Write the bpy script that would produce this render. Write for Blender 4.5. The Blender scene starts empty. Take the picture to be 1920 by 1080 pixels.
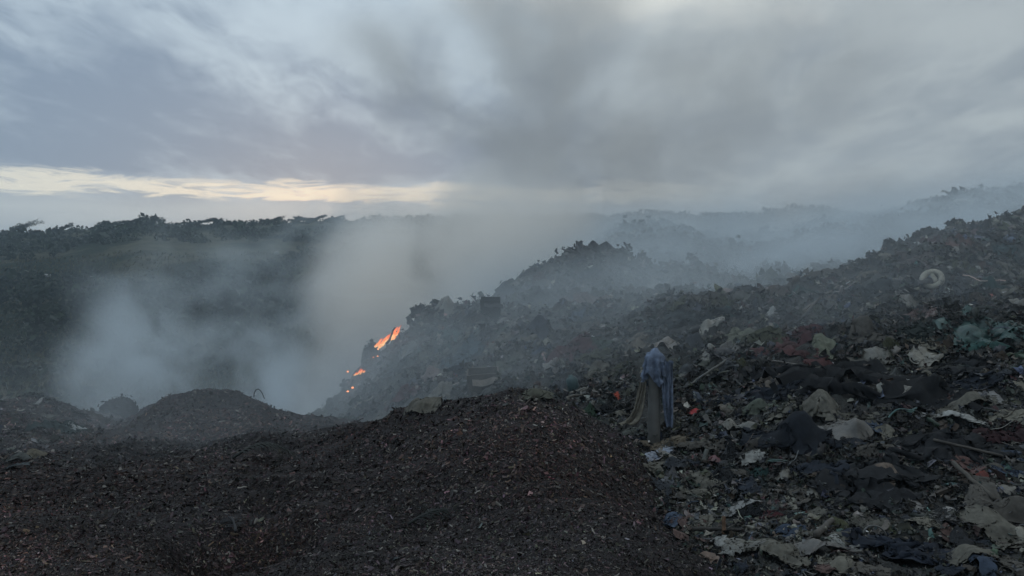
import bpy, math, random
import numpy as np
from mathutils import Vector

random.seed(7)
RNG = np.random.default_rng(11)
S = bpy.context.scene
COL = S.collection

# ------------------------------------------------------------------ camera
F = 1386.0            # focal length in photo pixels (1920 wide)
V0 = 500.0            # row of the horizon
CAMZ = 1.65
cd = bpy.data.cameras.new('camera')
cam = bpy.data.objects.new('camera', cd)
COL.objects.link(cam)
cam.location = (0, 0, CAMZ)
cam.rotation_euler = (math.pi / 2, 0, 0)
cd.sensor_width = 36.0
cd.lens = 36.0 * F / 1920.0
cd.shift_y = (V0 - 540.0) / 1920.0
cd.clip_start = 0.1
cd.clip_end = 3000
S.camera = cam

# ------------------------------------------------------------------ light
S.view_settings.view_transform = 'Standard'
S.view_settings.look = 'None'
S.view_settings.gamma = 1.0
S.view_settings.use_curve_mapping = False
S.view_settings.exposure = 0.0
S.cycles.volume_bounces = 7
S.cycles.max_bounces = 9
S.cycles.diffuse_bounces = 3
S.cycles.volume_step_rate = 1.0
S.cycles.volume_max_steps = 256

SUN_AZ = math.radians(-14)      # seen from the camera, left of straight ahead
SUN_EL = math.radians(3.5)
W = bpy.data.worlds.new("World")
S.world = W
W.use_nodes = True


class NT:
    """small helper for node trees"""
    def __init__(s, tree):
        s.t = tree
        s.n = tree.nodes
        s.l = tree.links

    def new(s, typ, **kw):
        nd = s.n.new(typ)
        for k, v in kw.items():
            setattr(nd, k, v)
        return nd

    def put(s, sock, v):
        if v is None:
            return
        if isinstance(v, bpy.types.NodeSocket):
            s.l.new(v, sock)
        elif isinstance(v, (tuple, list)) and len(v) == 3 and sock.type == 'RGBA':
            sock.default_value = (*v, 1)
        else:
            sock.default_value = v

    def m(s, op, a, b=None, c=None, clamp=False):
        nd = s.new('ShaderNodeMath', operation=op, use_clamp=clamp)
        s.put(nd.inputs[0], a)
        s.put(nd.inputs[1], b)
        s.put(nd.inputs[2], c)
        return nd.outputs[0]

    def vm(s, op, a, b=None, scale=None):
        nd = s.new('ShaderNodeVectorMath', operation=op)
        s.put(nd.inputs[0], a)
        s.put(nd.inputs[1], b)
        if scale is not None:
            s.put(nd.inputs['Scale'], scale)
        return nd.outputs['Value'] if op in ('LENGTH', 'DOT_PRODUCT', 'DISTANCE') else nd.outputs['Vector']

    def noise(s, vec, scale, detail=4, rough=0.5, dist=0.0, out=0):
        nd = s.new('ShaderNodeTexNoise')
        s.put(nd.inputs['Vector'], vec)
        nd.inputs['Scale'].default_value = scale
        nd.inputs['Detail'].default_value = detail
        nd.inputs['Roughness'].default_value = rough
        nd.inputs['Distortion'].default_value = dist
        return nd.outputs[out]

    def sm(s, v, a, b, lo=0.0, hi=1.0):
        nd = s.new('ShaderNodeMapRange', interpolation_type='SMOOTHSTEP')
        s.put(nd.inputs[0], v)
        nd.inputs[1].default_value = a
        nd.inputs[2].default_value = b
        nd.inputs[3].default_value = lo
        nd.inputs[4].default_value = hi
        return nd.outputs[0]

    def mix(s, f, a, b, mode='MIX'):
        nd = s.new('ShaderNodeMix', data_type='RGBA', blend_type=mode)
        s.put(nd.inputs[0], f)
        s.put(nd.inputs[6], a)
        s.put(nd.inputs[7], b)
        return nd.outputs[2]

    def comb(s, x, y, z):
        nd = s.new('ShaderNodeCombineXYZ')
        for i, v in enumerate((x, y, z)):
            s.put(nd.inputs[i], v)
        return nd.outputs[0]


def build_world():
    g = NT(W.node_tree)
    for nd in list(g.n):
        g.n.remove(nd)
    tc = g.new('ShaderNodeTexCoord')
    d = g.vm('NORMALIZE', tc.outputs['Generated'])
    sp = g.new('ShaderNodeSeparateXYZ')
    g.l.new(d, sp.inputs[0])
    x, y, z = sp.outputs
    sky = g.new('ShaderNodeTexSky', sky_type='NISHITA')
    sky.sun_disc = False
    sky.sun_elevation = SUN_EL
    sky.sun_rotation = SUN_AZ
    sky.air_density = 1.0
    sky.dust_density = 1.5
    skyc = g.vm('MULTIPLY', sky.outputs[0], (0.14, 0.14, 0.14))
    # cloud deck: directions dropped onto a plane overhead, streaks run with the wind
    zz = g.m('ADD', g.m('MAXIMUM', z, 0.0), 0.16)
    p = g.comb(g.m('DIVIDE', x, zz), g.m('DIVIDE', y, zz), 0.0)
    rot = g.new('ShaderNodeMapping')
    rot.inputs['Rotation'].default_value = (0, 0, math.radians(-6))
    rot.inputs['Scale'].default_value = (1.5, 0.78, 1)
    g.l.new(p, rot.inputs[0])
    q = rot.outputs[0]
    n1 = g.noise(q, 1.7, 8, 0.56, 0.5)
    n2 = g.noise(g.vm('ADD', q, (7.3, 2.1, 0)), 0.5, 3, 0.5, 0.3)
    n3 = g.noise(g.vm('ADD', p, (1.3, 8.1, 0)), 2.6, 6, 0.55, 0.2)
    az = g.m('ARCTAN2', x, y)
    el = g.m('ARCSINE', z)
    n4 = g.noise(g.vm('ADD', q, (2.7, 4.4, 0)), 5.5, 8, 0.62, 1.0)
    t = g.m('ADD', g.m('MULTIPLY', n1, 0.58), g.m('ADD', g.m('MULTIPLY', n2, 0.34), g.m('ADD', g.m('MULTIPLY', n3, 0.20), g.m('MULTIPLY', g.m('SUBTRACT', n4, 0.40), 0.26))))
    # deck gets thinner (brighter) higher up, thick and dark low over the left
    lowband = g.m('MULTIPLY', g.sm(el, math.radians(5.5), math.radians(7.5)), g.sm(el, math.radians(18), math.radians(9.0)))
    lowleft = g.m('MULTIPLY', lowband, g.sm(az, math.radians(12), math.radians(-10)))
    t = g.m('SUBTRACT', t, g.m('MULTIPLY', lowleft, 0.15))
    t = g.m('ADD', t, g.m('MULTIPLY', g.sm(el, math.radians(11), math.radians(20)), 0.09))
    bright = g.sm(t, 0.42, 0.74)
    east = g.sm(az, math.radians(-4), math.radians(16))
    dark = g.mix(east, (0.225, 0.305, 0.415), (0.29, 0.335, 0.38))
    light = g.mix(east, (0.51, 0.62, 0.71), (0.43, 0.48, 0.505))
    cloud = g.mix(bright, dark, light)
    # low pale deck under the gap
    pale = g.mix(g.noise(g.comb(g.m('MULTIPLY', az, 5.0), g.m('MULTIPLY', el, 42.0), 2.0), 1.3, 5, 0.55, 0.4),
                 (0.34, 0.41, 0.48), (0.58, 0.66, 0.69))
    low = g.sm(el, math.radians(5.8), math.radians(4.0))
    cloud = g.mix(g.m('MULTIPLY', low, g.sm(az, math.radians(25), math.radians(-2))), cloud, pale)
    # gap of clear evening sky low over the hill, where the sun has just gone behind cloud
    gv = g.comb(g.m('MULTIPLY', az, 5.0), g.m('MULTIPLY', el, 30.0), 0)
    big = g.m('SUBTRACT', g.noise(gv, 0.9, 3, 0.5, 0.6), 0.5)
    fine = g.m('SUBTRACT', g.noise(g.vm('ADD', gv, (4.0, 1.0, 3.0)), 2.6, 8, 0.66, 1.4), 0.5)
    dd = g.m('ABSOLUTE', g.m('ADD', g.m('SUBTRACT', el, math.radians(5.55)), g.m('ADD', g.m('MULTIPLY', big, 0.045), g.m('MULTIPLY', fine, 0.040))))
    gap = g.sm(dd, math.radians(0.95), math.radians(0.35))
    gap = g.m('MULTIPLY', gap, g.sm(fine, -0.16, 0.02, 0.35, 1.0))
    gap = g.m('MULTIPLY', gap, g.sm(az, math.radians(19), math.radians(0)))
    gap = g.m('MULTIPLY', gap, g.sm(az, math.radians(-75), math.radians(-45)))
    glow = g.mix(0.93, skyc, (0.84, 0.86, 0.78))
    cloud = g.mix(g.m('MULTIPLY', gap, 0.85), cloud, glow)
    # torn light patch high up, right of centre
    da = g.m('DIVIDE', g.m('SUBTRACT', az, math.radians(9)), math.radians(15))
    de = g.m('DIVIDE', g.m('SUBTRACT', el, math.radians(20.3)), math.radians(3.8))
    rr = g.m('SQRT', g.m('ADD', g.m('MULTIPLY', da, da), g.m('MULTIPLY', de, de)))
    rr = g.m('ADD', rr, g.m('MULTIPLY', g.m('SUBTRACT', n3, 0.5), 2.0))
    cloud = g.mix(g.m('MULTIPLY', g.sm(rr, 1.2, 0.2), 0.8), cloud, (0.78, 0.80, 0.76))
    hz = g.sm(el, math.radians(-1), math.radians(0.5))
    cloud = g.mix(hz, (0.20, 0.23, 0.26), cloud)
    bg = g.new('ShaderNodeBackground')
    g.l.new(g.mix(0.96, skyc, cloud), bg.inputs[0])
    # an overcast dome is brightest overhead
    # and darker in the east, behind the camera, with the sun gone down ahead
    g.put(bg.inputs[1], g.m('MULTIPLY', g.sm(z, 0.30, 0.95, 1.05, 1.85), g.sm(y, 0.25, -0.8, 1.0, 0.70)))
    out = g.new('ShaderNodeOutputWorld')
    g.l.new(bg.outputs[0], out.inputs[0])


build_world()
sl = bpy.data.lights.new('sun', 'SUN')
sl.energy = 0.12
sl.angle = math.radians(25)
sl.color = (1.0, 0.86, 0.7)
sun = bpy.data.objects.new('sun', sl)
COL.objects.link(sun)
sd = Vector((math.sin(SUN_AZ) * math.cos(SUN_EL), math.cos(SUN_AZ) * math.cos(SUN_EL), math.sin(SUN_EL)))
sun.rotation_euler = (-sd).to_track_quat('-Z', 'Y').to_euler()
sun.location = (0, 0, 40)


# ------------------------------------------------------------------ helpers
def tag(o, label=None, cat=None, group=None, kind=None):
    for k, v in (('label', label), ('category', cat), ('group', group), ('kind', kind)):
        if v:
            o[k] = v
    return o


def np_mesh(name, V, Q=None, T=None, col=None, smooth=True):
    """mesh from numpy vertices, quads Q (n,4) and triangles T (n,3)"""
    V = np.asarray(V, dtype=np.float32).reshape(-1, 3)
    me = bpy.data.meshes.new(name)
    nq = 0 if Q is None else len(Q)
    nt = 0 if T is None else len(T)
    me.vertices.add(len(V))
    me.vertices.foreach_set('co', V.ravel())
    parts = []
    if nq:
        parts.append(np.asarray(Q, dtype=np.int32).ravel())
    if nt:
        parts.append(np.asarray(T, dtype=np.int32).ravel())
    lv = np.concatenate(parts)
    me.loops.add(len(lv))
    me.loops.foreach_set('vertex_index', lv)
    me.polygons.add(nq + nt)
    ls = np.concatenate([np.arange(nq) * 4, nq * 4 + np.arange(nt) * 3]).astype(np.int32)
    me.polygons.foreach_set('loop_start', ls)
    me.polygons.foreach_set('use_smooth', np.full(nq + nt, smooth))
    me.update(calc_edges=True)
    if col is not None:
        a = me.color_attributes.new('tint', 'FLOAT_COLOR', 'POINT')
        c = np.ones((len(V), 4), dtype=np.float32)
        c[:, :3] = col
        a.data.foreach_set('color', c.ravel())
    return me


def add(name, me, mat=None, parent=None):
    o = bpy.data.objects.new(name, me)
    COL.objects.link(o)
    if mat is not None and me is not None and len(me.materials) == 0:
        me.materials.append(mat)
    if parent is not None:
        o.parent = parent
    return o


def empty(name, loc=(0, 0, 0)):
    o = bpy.data.objects.new(name, None)
    COL.objects.link(o)
    o.location = loc
    o.empty_display_size = 0.1
    return o


def gridq(nu, nv, off=0):
    a = np.arange(nu * nv).reshape(nu, nv)
    q = np.stack([a[:-1, :-1], a[1:, :-1], a[1:, 1:], a[:-1, 1:]], -1).reshape(-1, 4)
    return q + off


def vnoise(x, y, seed=0):
    """value noise in numpy, -1..1"""
    xi = np.floor(x).astype(np.int64)
    yi = np.floor(y).astype(np.int64)
    fx = x - xi
    fy = y - yi
    fx = fx * fx * fx * (fx * (fx * 6 - 15) + 10)
    fy = fy * fy * fy * (fy * (fy * 6 - 15) + 10)

    def h(a, b):
        n = (a * 374761393 + b * 668265263 + seed * 982451653) & 0x7fffffff
        n = ((n ^ (n >> 13)) * 1274126177) & 0x7fffffff
        n = n ^ (n >> 16)
        return (n & 0xffff) / 32767.5 - 1.0
    return ((h(xi, yi) * (1 - fx) + h(xi + 1, yi) * fx) * (1 - fy)
            + (h(xi, yi + 1) * (1 - fx) + h(xi + 1, yi + 1) * fx) * fy)


def fbm(x, y, oct=4, seed=0, gain=0.5, ridge=False):
    s = np.zeros_like(x, dtype=float)
    a = 1.0
    f = 1.0
    for i in range(oct):
        v = vnoise(x * f + 17.3 * i, y * f - 9.1 * i, seed + i)
        s += a * ((1 - 2 * np.abs(v)) if ridge else v)
        a *= gain
        f *= 2.03
    return s


def P2W(px, py, Y):
    return np.array([(px - 960.0) / F * Y, Y, CAMZ + (V0 - py) / F * Y])


# ------------------------------------------------------------------ materials
def mat_new(name):
    m = bpy.data.materials.new(name)
    m.use_nodes = True
    g = NT(m.node_tree)
    b = g.n['Principled BSDF']
    return m, g, b


def obj_coord(g):
    return g.new('ShaderNodeTexCoord').outputs['Object']


def bump(g, b, h, strength=0.5, dist=0.02):
    nd = g.new('ShaderNodeBump')
    nd.inputs['Strength'].default_value = strength
    nd.inputs['Distance'].default_value = dist
    g.put(nd.inputs['Height'], h)
    g.l.new(nd.outputs[0], b.inputs['Normal'])


def mat_mulch_soil():
    m, g, b = mat_new('mulch_soil')
    c = obj_coord(g)
    n = g.noise(c, 9.0, 8, 0.65)
    n2 = g.noise(c, 0.7, 3, 0.5)
    col = g.mix(g.sm(n, 0.35, 0.7), (0.009, 0.008, 0.0085), (0.032, 0.024, 0.024))
    col = g.mix(g.sm(n2, 0.4, 0.65), col, (0.022, 0.019, 0.020))
    g.put(b.inputs['Base Color'], col)
    b.inputs['Roughness'].default_value = 0.95
    b.inputs['Specular IOR Level'].default_value = 0.2
    bump(g, b, n, 1.0, 0.05)
    return m


def mat_tint(name, rough=0.85, spec=0.3, dirt=0.5, scale=14.0, sss=False):
    """material for joined scraps: each scrap's own colour from its attribute, grime over it"""
    m, g, b = mat_new(name)
    a = g.new('ShaderNodeAttribute', attribute_name='tint')
    c = obj_coord(g)
    n = g.noise(c, scale, 5, 0.6)
    col = g.mix(g.m('MULTIPLY', g.sm(n, 0.42, 0.68), dirt), a.outputs['Color'], (0.030, 0.026, 0.022))
    g.put(b.inputs['Base Color'], col)
    g.put(b.inputs['Roughness'], g.sm(g.noise(c, scale * 0.6, 2, 0.5), 0.40, 0.58, rough - 0.45, rough))
    b.inputs['Specular IOR Level'].default_value = spec
    bump(g, b, g.noise(c, scale * 6, 3, 0.5), 0.4, 0.01)
    return m


def mat_refuse_soil():
    m, g, b = mat_new('refuse_soil')
    c = obj_coord(g)
    n = g.noise(c, 6.0, 8, 0.7, 0.6)
    n2 = g.noise(c, 1.3, 4, 0.6)
    col = g.mix(g.sm(n, 0.35, 0.7), (0.007, 0.008, 0.009), (0.045, 0.042, 0.036))
    col = g.mix(g.sm(n2, 0.45, 0.6), col, (0.028, 0.030, 0.027))
    g.put(b.inputs['Base Color'], col)
    b.inputs['Roughness'].default_value = 0.95
    bump(g, b, n, 1.0, 0.12)
    return m


def mat_hill():
    m, g, b = mat_new('hill_grass')
    c = obj_coord(g)
    n = g.noise(c, 0.045, 6, 0.6, 0.5)
    n2 = g.noise(c, 0.4, 6, 0.7)
    grass = g.mix(g.sm(n2, 0.35, 0.7), (0.040, 0.042, 0.028), (0.10, 0.092, 0.060))
    scrub = g.mix(g.sm(n2, 0.3, 0.7), (0.008, 0.012, 0.008), (0.022, 0.030, 0.018))
    g.put(b.inputs['Base Color'], g.mix(g.sm(n, 0.47, 0.56), scrub, grass))
    b.inputs['Roughness'].default_value = 1.0
    b.inputs['Specular IOR Level'].default_value = 0.1
    bump(g, b, n2, 0.8, 0.6)
    return m


_cloth = {}


def cloth_mat(col, kind='cloth'):
    key = (tuple(round(x, 3) for x in col), kind)
    if key in _cloth:
        return _cloth[key]
    m, g, b = mat_new(kind)
    c = obj_coord(g)
    n = g.noise(c, 5.0, 6, 0.65, 0.4)
    n2 = g.noise(c, 26.0, 4, 0.6)
    lum = sum(col) / 3
    emis = max(col) > 0.27 and min(col) < 0.05
    if not emis:
        col = tuple((lum + (x - lum) * 0.85) * 0.46 * t for x, t in zip(col, (1.0, 1.0, 1.0)))
    dk = tuple(x * 0.35 + 0.004 for x in col)
    lt = tuple(min(1, x * 1.15) for x in col)
    cc = g.mix(g.sm(n2, 0.3, 0.7), tuple(x * 0.75 for x in col), lt)
    cc = g.mix(g.m('MULTIPLY', g.sm(n, 0.47, 0.66), 0.75), cc, dk)
    g.put(b.inputs['Base Color'], cc)
    if kind == 'plastic':
        b.inputs['Roughness'].default_value = 0.36
        b.inputs['Specular IOR Level'].default_value = 0.4
        bump(g, b, g.noise(c, 11.0, 4, 0.6, 1.0), 0.5, 0.012)
    elif kind == 'wood':
        mp = g.new('ShaderNodeMapping')
        mp.inputs['Scale'].default_value = (3, 30, 30)
        g.l.new(c, mp.inputs[0])
        bump(g, b, g.noise(mp.outputs[0], 1.0, 5, 0.6), 0.6, 0.006)
        b.inputs['Roughness'].default_value = 0.85
    else:
        b.inputs['Roughness'].default_value = 0.95
        b.inputs['Specular IOR Level'].default_value = 0.2
        bump(g, b, g.noise(c, 60.0, 3, 0.6), 0.35, 0.006)
    _cloth[key] = m
    return m


# ------------------------------------------------------------------ terrain of the dump
U_N, Y_N = 840, 420
U_LIM = 1.33
LY0, LY1 = math.log(1.6), math.log(64.0)
us = np.linspace(-U_LIM, U_LIM, U_N)
ls = np.linspace(LY0, LY1, Y_N)
UU, LL = np.meshgrid(us, ls, indexing='ij')
YY = np.exp(LL)
XX = UU * YY


def smooth_rows(a, k, axis):
    ker = np.exp(-0.5 * (np.arange(-3 * k, 3 * k + 1) / k) ** 2)
    ker /= ker.sum()
    pad = [(0, 0), (0, 0)]
    pad[axis] = (3 * k, 3 * k)
    b = np.pad(a, pad, mode='edge')
    return np.apply_along_axis(lambda r: np.convolve(r, ker, mode='valid'), axis, b)


def sections(secs, ku=6, kl=5):
    """secs: {Y: [(px, py), ...]}: the surface's cross profiles at distance Y"""
    Ys = sorted(secs)
    rows = []
    for Yv in Ys:
        pts = sorted(secs[Yv])
        py = np.interp(us * F + 960.0, [p[0] for p in pts], [p[1] for p in pts])
        rows.append(CAMZ + (V0 - py) / F * Yv)
    rows = np.array(rows)                       # section, u
    Z = np.empty((U_N, Y_N))
    lY = np.log(Ys)
    for i in range(U_N):
        Z[i] = np.interp(ls, lY, rows[:, i])
    Z = smooth_rows(Z, ku, 0)
    Z = smooth_rows(Z, kl, 1)
    return Z


MULCH = sections({
    1.6: [(-400, 2000), (2400, 2000)],
    2.4: [(-400, 1440), (960, 1440), (1500, 1480), (2400, 1800)],
    3.05: [(-400, 1180), (400, 1190), (620, 1105), (900, 1095), (1200, 1120), (1350, 1180), (1500, 1260), (1900, 1400)],
    3.6: [(-400, 1085), (300, 1095), (480, 1090), (600, 1040), (800, 1032), (1000, 1045), (1200, 1070), (1350, 1115), (1500, 1190), (1900, 1300)],
    4.4: [(-400, 1015), (0, 990), (300, 1015), (420, 1060), (500, 1060), (600, 1048), (760, 1040), (900, 1030), (1050, 1015), (1200, 1020), (1300, 1045), (1400, 1115), (1900, 1300)],
    5.2: [(-400, 975), (0, 955), (300, 962), (480, 985), (600, 985), (760, 975), (860, 940), (980, 905), (1100, 915), (1250, 985), (1350, 1070), (1900, 1250)],
    6.0: [(-400, 940), (0, 925), (300, 905), (500, 900), (700, 888), (800, 868), (900, 822), (1000, 806), (1100, 838), (1180, 888), (1290, 985), (1400, 1080), (1900, 1250)],
    7.4: [(-400, 890), (0, 880), (300, 872), (500, 872), (600, 858), (680, 820), (740, 788), (800, 762), (880, 740), (965, 722), (1040, 740), (1100, 780), (1170, 828), (1240, 895), (1340, 1010), (1900, 1200)],
    9.0: [(-400, 865), (0, 860), (300, 862), (480, 852), (560, 836), (640, 806), (720, 788), (850, 785), (960, 775), (1100, 850), (1250, 930), (1900, 1100)],
    12.0: [(-400, 822), (0, 820), (200, 818), (300, 808), (400, 800), (500, 806), (560, 812), (650, 800), (700, 802), (900, 830), (1900, 1000)],
    14.5: [(-400, 778), (0, 778), (150, 792), (215, 812), (250, 800), (280, 762), (318, 733), (370, 718), (430, 724), (480, 738), (540, 766), (590, 796), (640, 800), (700, 806), (900, 860), (1900, 950)],
    18.0: [(-400, 760), (0, 752), (60, 745), (140, 760), (200, 775), (260, 790), (400, 790), (600, 830), (900, 860), (1900, 900)],
    24.0: [(-400, 790), (0, 790), (300, 830), (600, 850), (1900, 900)],
    32.0: [(-400, 900), (1900, 1000)],
    64.0: [(-400, 800), (1900, 800)],
})
REFUSE = sections({
    1.6: [(-400, 2400), (2400, 2000)],
    2.6: [(-400, 2000), (1000, 1800), (1400, 1420), (2400, 1330)],
    3.6: [(-400, 1500), (1000, 1400), (1300, 1150), (1500, 1125), (1900, 1115), (2400, 1100)],
    4.4: [(-400, 1400), (1000, 1300), (1250, 1090), (1400, 1060), (1600, 1045), (1920, 1030), (2400, 1000)],
    6.0: [(-400, 1300), (900, 1150), (1100, 960), (1290, 940), (1450, 910), (1600, 890), (1750, 880), (1920, 860), (2400, 820)],
    8.0: [(-400, 1200), (700, 1000), (900, 880), (1050, 835), (1225, 822), (1400, 780), (1600, 738), (1800, 712), (1920, 700), (2400, 640)],
    11.0: [(-400, 1000), (600, 890), (700, 850), (900, 782), (1100, 722), (1250, 690), (1400, 640), (1600, 592), (1800, 548), (1920, 538), (2400, 500)],
    14.0: [(-400, 960), (600, 850), (700, 810), (800, 766), (900, 725), (1100, 655), (1300, 575), (1450, 548), (1540, 526), (1640, 492), (1690, 452), (1740, 430), (1795, 408), (1850, 412), (1920, 410), (2400, 380)],
    17.0: [(-400, 940), (560, 840), (640, 800), (750, 745), (900, 665), (1000, 625), (1100, 602), (1300, 566), (1500, 552), (1700, 510), (1920, 470), (2400, 430)],
    22.0: [(-400, 900), (540, 810), (600, 776), (640, 740), (675, 690), (700, 655), (745, 618), (790, 582), (860, 574), (940, 576), (1000, 570), (1100, 560), (1250, 558), (1400, 562), (1600, 560), (1920, 540), (2400, 500)],
    27.0: [(-400, 900), (600, 830), (750, 700), (840, 625), (885, 592), (920, 562), (960, 536), (1000, 512), (1060, 484), (1110, 464), (1160, 485), (1220, 515), (1350, 545), (1500, 550), (1920, 530), (2400, 500)],
    34.0: [(-400, 900), (700, 860), (850, 720), (950, 610), (1050, 530), (1150, 498), (1250, 495), (1400, 512), (1600, 500), (1920, 470), (2400, 440)],
    44.0: [(-400, 850), (800, 800), (950, 620), (1080, 480), (1130, 440), (1165, 414), (1240, 411), (1290, 436), (1400, 462), (1500, 440), (1650, 418), (1760, 400), (1920, 390), (2400, 370)],
    54.0: [(-400, 800), (900, 700), (1200, 470), (1400, 450), (1500, 430), (1620, 408), (1700, 388), (1760, 366), (1830, 350), (1920, 346), (2400, 330)],
    64.0: [(-400, 800), (900, 720), (1400, 600), (1920, 520), (2400, 500)],
})
# roughness of the ground itself
MULCH += 0.075 * fbm(XX * 0.9, YY * 0.9, 3, 3) * np.clip(YY / 6, 0.4, 2.2) + 0.022 * fbm(XX * 5, YY * 5, 3, 5) \
    + 0.02 * fbm(XX * 1.5 + YY * 0.8, YY * 6, 2, 15) * np.clip(YY / 8, 0.3, 1.5)
MULCH -= 0.55 * np.exp(-((XX + 1.66) / 0.34) ** 2 - ((YY - 4.55) / 0.42) ** 2)
MULCH -= 0.10 * np.exp(-((XX + 0.56) / 0.22) ** 2 - ((YY - 4.95) / 0.25) ** 2)
amp = np.clip(YY / 12, 0.45, 2.4)
REFUSE += amp * (0.12 * fbm(XX * 0.9, YY * 0.9, 3, 21) + 0.06 * fbm(XX * 1.9 + 5, YY * 2.6, 3, 23, 0.6, True) + 0.05 * fbm(XX * 3.1, YY * 3.1, 4, 27, 0.6, True) * np.clip(1.4 - YY / 60, 0.4, 1))
TOP = np.maximum(MULCH, REFUSE)


def lookup(Z, x, y):
    yy = np.maximum(y, 1.61)
    fu = (x / yy + U_LIM) / (2 * U_LIM) * (U_N - 1)
    fl = (np.log(yy) - LY0) / (LY1 - LY0) * (Y_N - 1)
    fu = np.clip(fu, 0, U_N - 1.001)
    fl = np.clip(fl, 0, Y_N - 1.001)
    i = fu.astype(int)
    j = fl.astype(int)
    a = fu - i
    b = fl - j
    return (Z[i, j] * (1 - a) + Z[i + 1, j] * a) * (1 - b) + (Z[i, j + 1] * (1 - a) + Z[i + 1, j + 1] * a) * b


def normal_at(Z, x, y, e=0.15):
    e = e * np.maximum(1, y / 10)
    dx = (lookup(Z, x + e, y) - lookup(Z, x - e, y)) / (2 * e)
    dy = (lookup(Z, x, y + e) - lookup(Z, x, y - e)) / (2 * e)
    n = np.stack([-dx, -dy, np.ones_like(dx)], -1)
    return n / np.linalg.norm(n, axis=-1, keepdims=True)


def hit(px, py, Z=None):
    """first point of the dump surface along the sight line through photo pixel (px, py)"""
    Z = TOP if Z is None else Z
    u = (px - 960.0) / F
    Yf = np.exp(np.linspace(math.log(2.5), math.log(60), 1500))
    z = lookup(Z, u * Yf, Yf)
    ray = CAMZ + (V0 - py) / F * Yf
    k = np.nonzero(z >= ray)[0]
    if len(k) == 0:
        k = [int(np.argmin(ray - z))]
    Yh = Yf[k[0]]
    return np.array([u * Yh, Yh, z[k[0]]])


def surface(name, Z, mat, mask=None):
    V = np.stack([XX, YY, Z], -1).reshape(-1, 3)
    Q = gridq(U_N, Y_N)
    if mask is not None:
        keep = mask.reshape(-1)[Q].any(axis=1)
        Q = Q[keep]
        used = np.unique(Q)
        mp = np.zeros(len(V), dtype=int)
        mp[used] = np.arange(len(used))
        V = V[used]
        Q = mp[Q]
    o = add(name, np_mesh(name, V, Q), mat)
    return tag(o, kind='structure')


M_MSOIL = mat_mulch_soil()
M_RSOIL = mat_refuse_soil()
M_CHIP = mat_tint('wood_chips', 0.95, 0.22, 0.3, 30)
M_SCRAP = mat_tint('refuse_scraps', 0.85, 0.4, 0.55, 9)
mm = (MULCH > REFUSE - 0.35)
mr = (REFUSE > MULCH - 0.35)
mulch_o = surface('mulch_ground', MULCH, M_MSOIL, mm)
refuse_o = surface('refuse_ground', REFUSE, M_RSOIL, mr)


# ------------------------------------------------------------------ base ground, valley and hill
def hill_height(phi, r):
    """height over the camera's world; phi = azimuth (0 ahead, right positive)"""
    px = 960 + np.tan(np.clip(phi, -1.2, 1.2)) * F
    ridge_py = np.interp(px, [-3000, -300, 0, 100, 150, 200, 260, 330, 480, 600, 720, 900, 1000, 1140, 1220, 1300, 1400, 1480, 1530, 1640, 1700, 1760, 2100, 4500],
                         [480, 452, 440, 437, 434, 426, 420, 424, 420, 414, 411, 409, 409, 406, 402, 406, 402, 400, 397, 407, 402, 398, 385, 450])
    c = np.cos(np.clip(phi, -1.2, 1.2))
    Yd = r * c
    Yr = 185.0
    ridge = CAMZ + (V0 - ridge_py) / F * Yr
    floor = -11.0
    face = np.interp(Yd, [0, 45, 62, 85, 120, 155, Yr, 230, 330, 900],
                     [0, 0, 0.06, 0.22, 0.52, 0.80, 1.0, 0.93, 0.85, 0.80])
    z = floor + (ridge - floor) * face
    z = z + fbm(r * np.sin(phi) * 0.035, r * np.cos(phi) * 0.035, 4, 41) * 1.1 * np.clip((Yd - 50) / 40, 0, 1) * np.clip(np.abs(Yd - Yr) / 60, 0.15, 1)
    # level yard round and behind the camera
    x = r * np.sin(phi)
    y = r * np.cos(phi)
    edge = np.clip((y - 1.0 - 0.18 * np.abs(x)) / 22.0, 0, 1)
    edge = edge * edge * (3 - 2 * edge)
    behind = -0.12 + 0.05 * fbm(x * 0.3, y * 0.3, 3, 9)
    out = behind * (1 - edge) + z * edge
    back = np.clip((-y - 40) / 200, 0, 1)
    return out + back * 3.0


def build_ground():
    ph = np.linspace(-math.pi, math.pi, 721)
    # denser ahead
    ph = np.sign(ph) * math.pi * (np.abs(ph) / math.pi) ** 1.35
    rr = np.concatenate([[0.01], np.geomspace(1.0, 40, 40), np.geomspace(42, 240, 150), np.geomspace(250, 1500, 24)])
    A, R = np.meshgrid(ph, rr, indexing='ij')
    Z = hill_height(A, R)
    V = np.stack([R * np.sin(A), R * np.cos(A), Z], -1)
    o = add('hillside_ground', np_mesh('hillside_ground', V, gridq(len(ph), len(rr))[:, ::-1]), mat_hill())
    tag(o, kind='structure')


build_ground()
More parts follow.
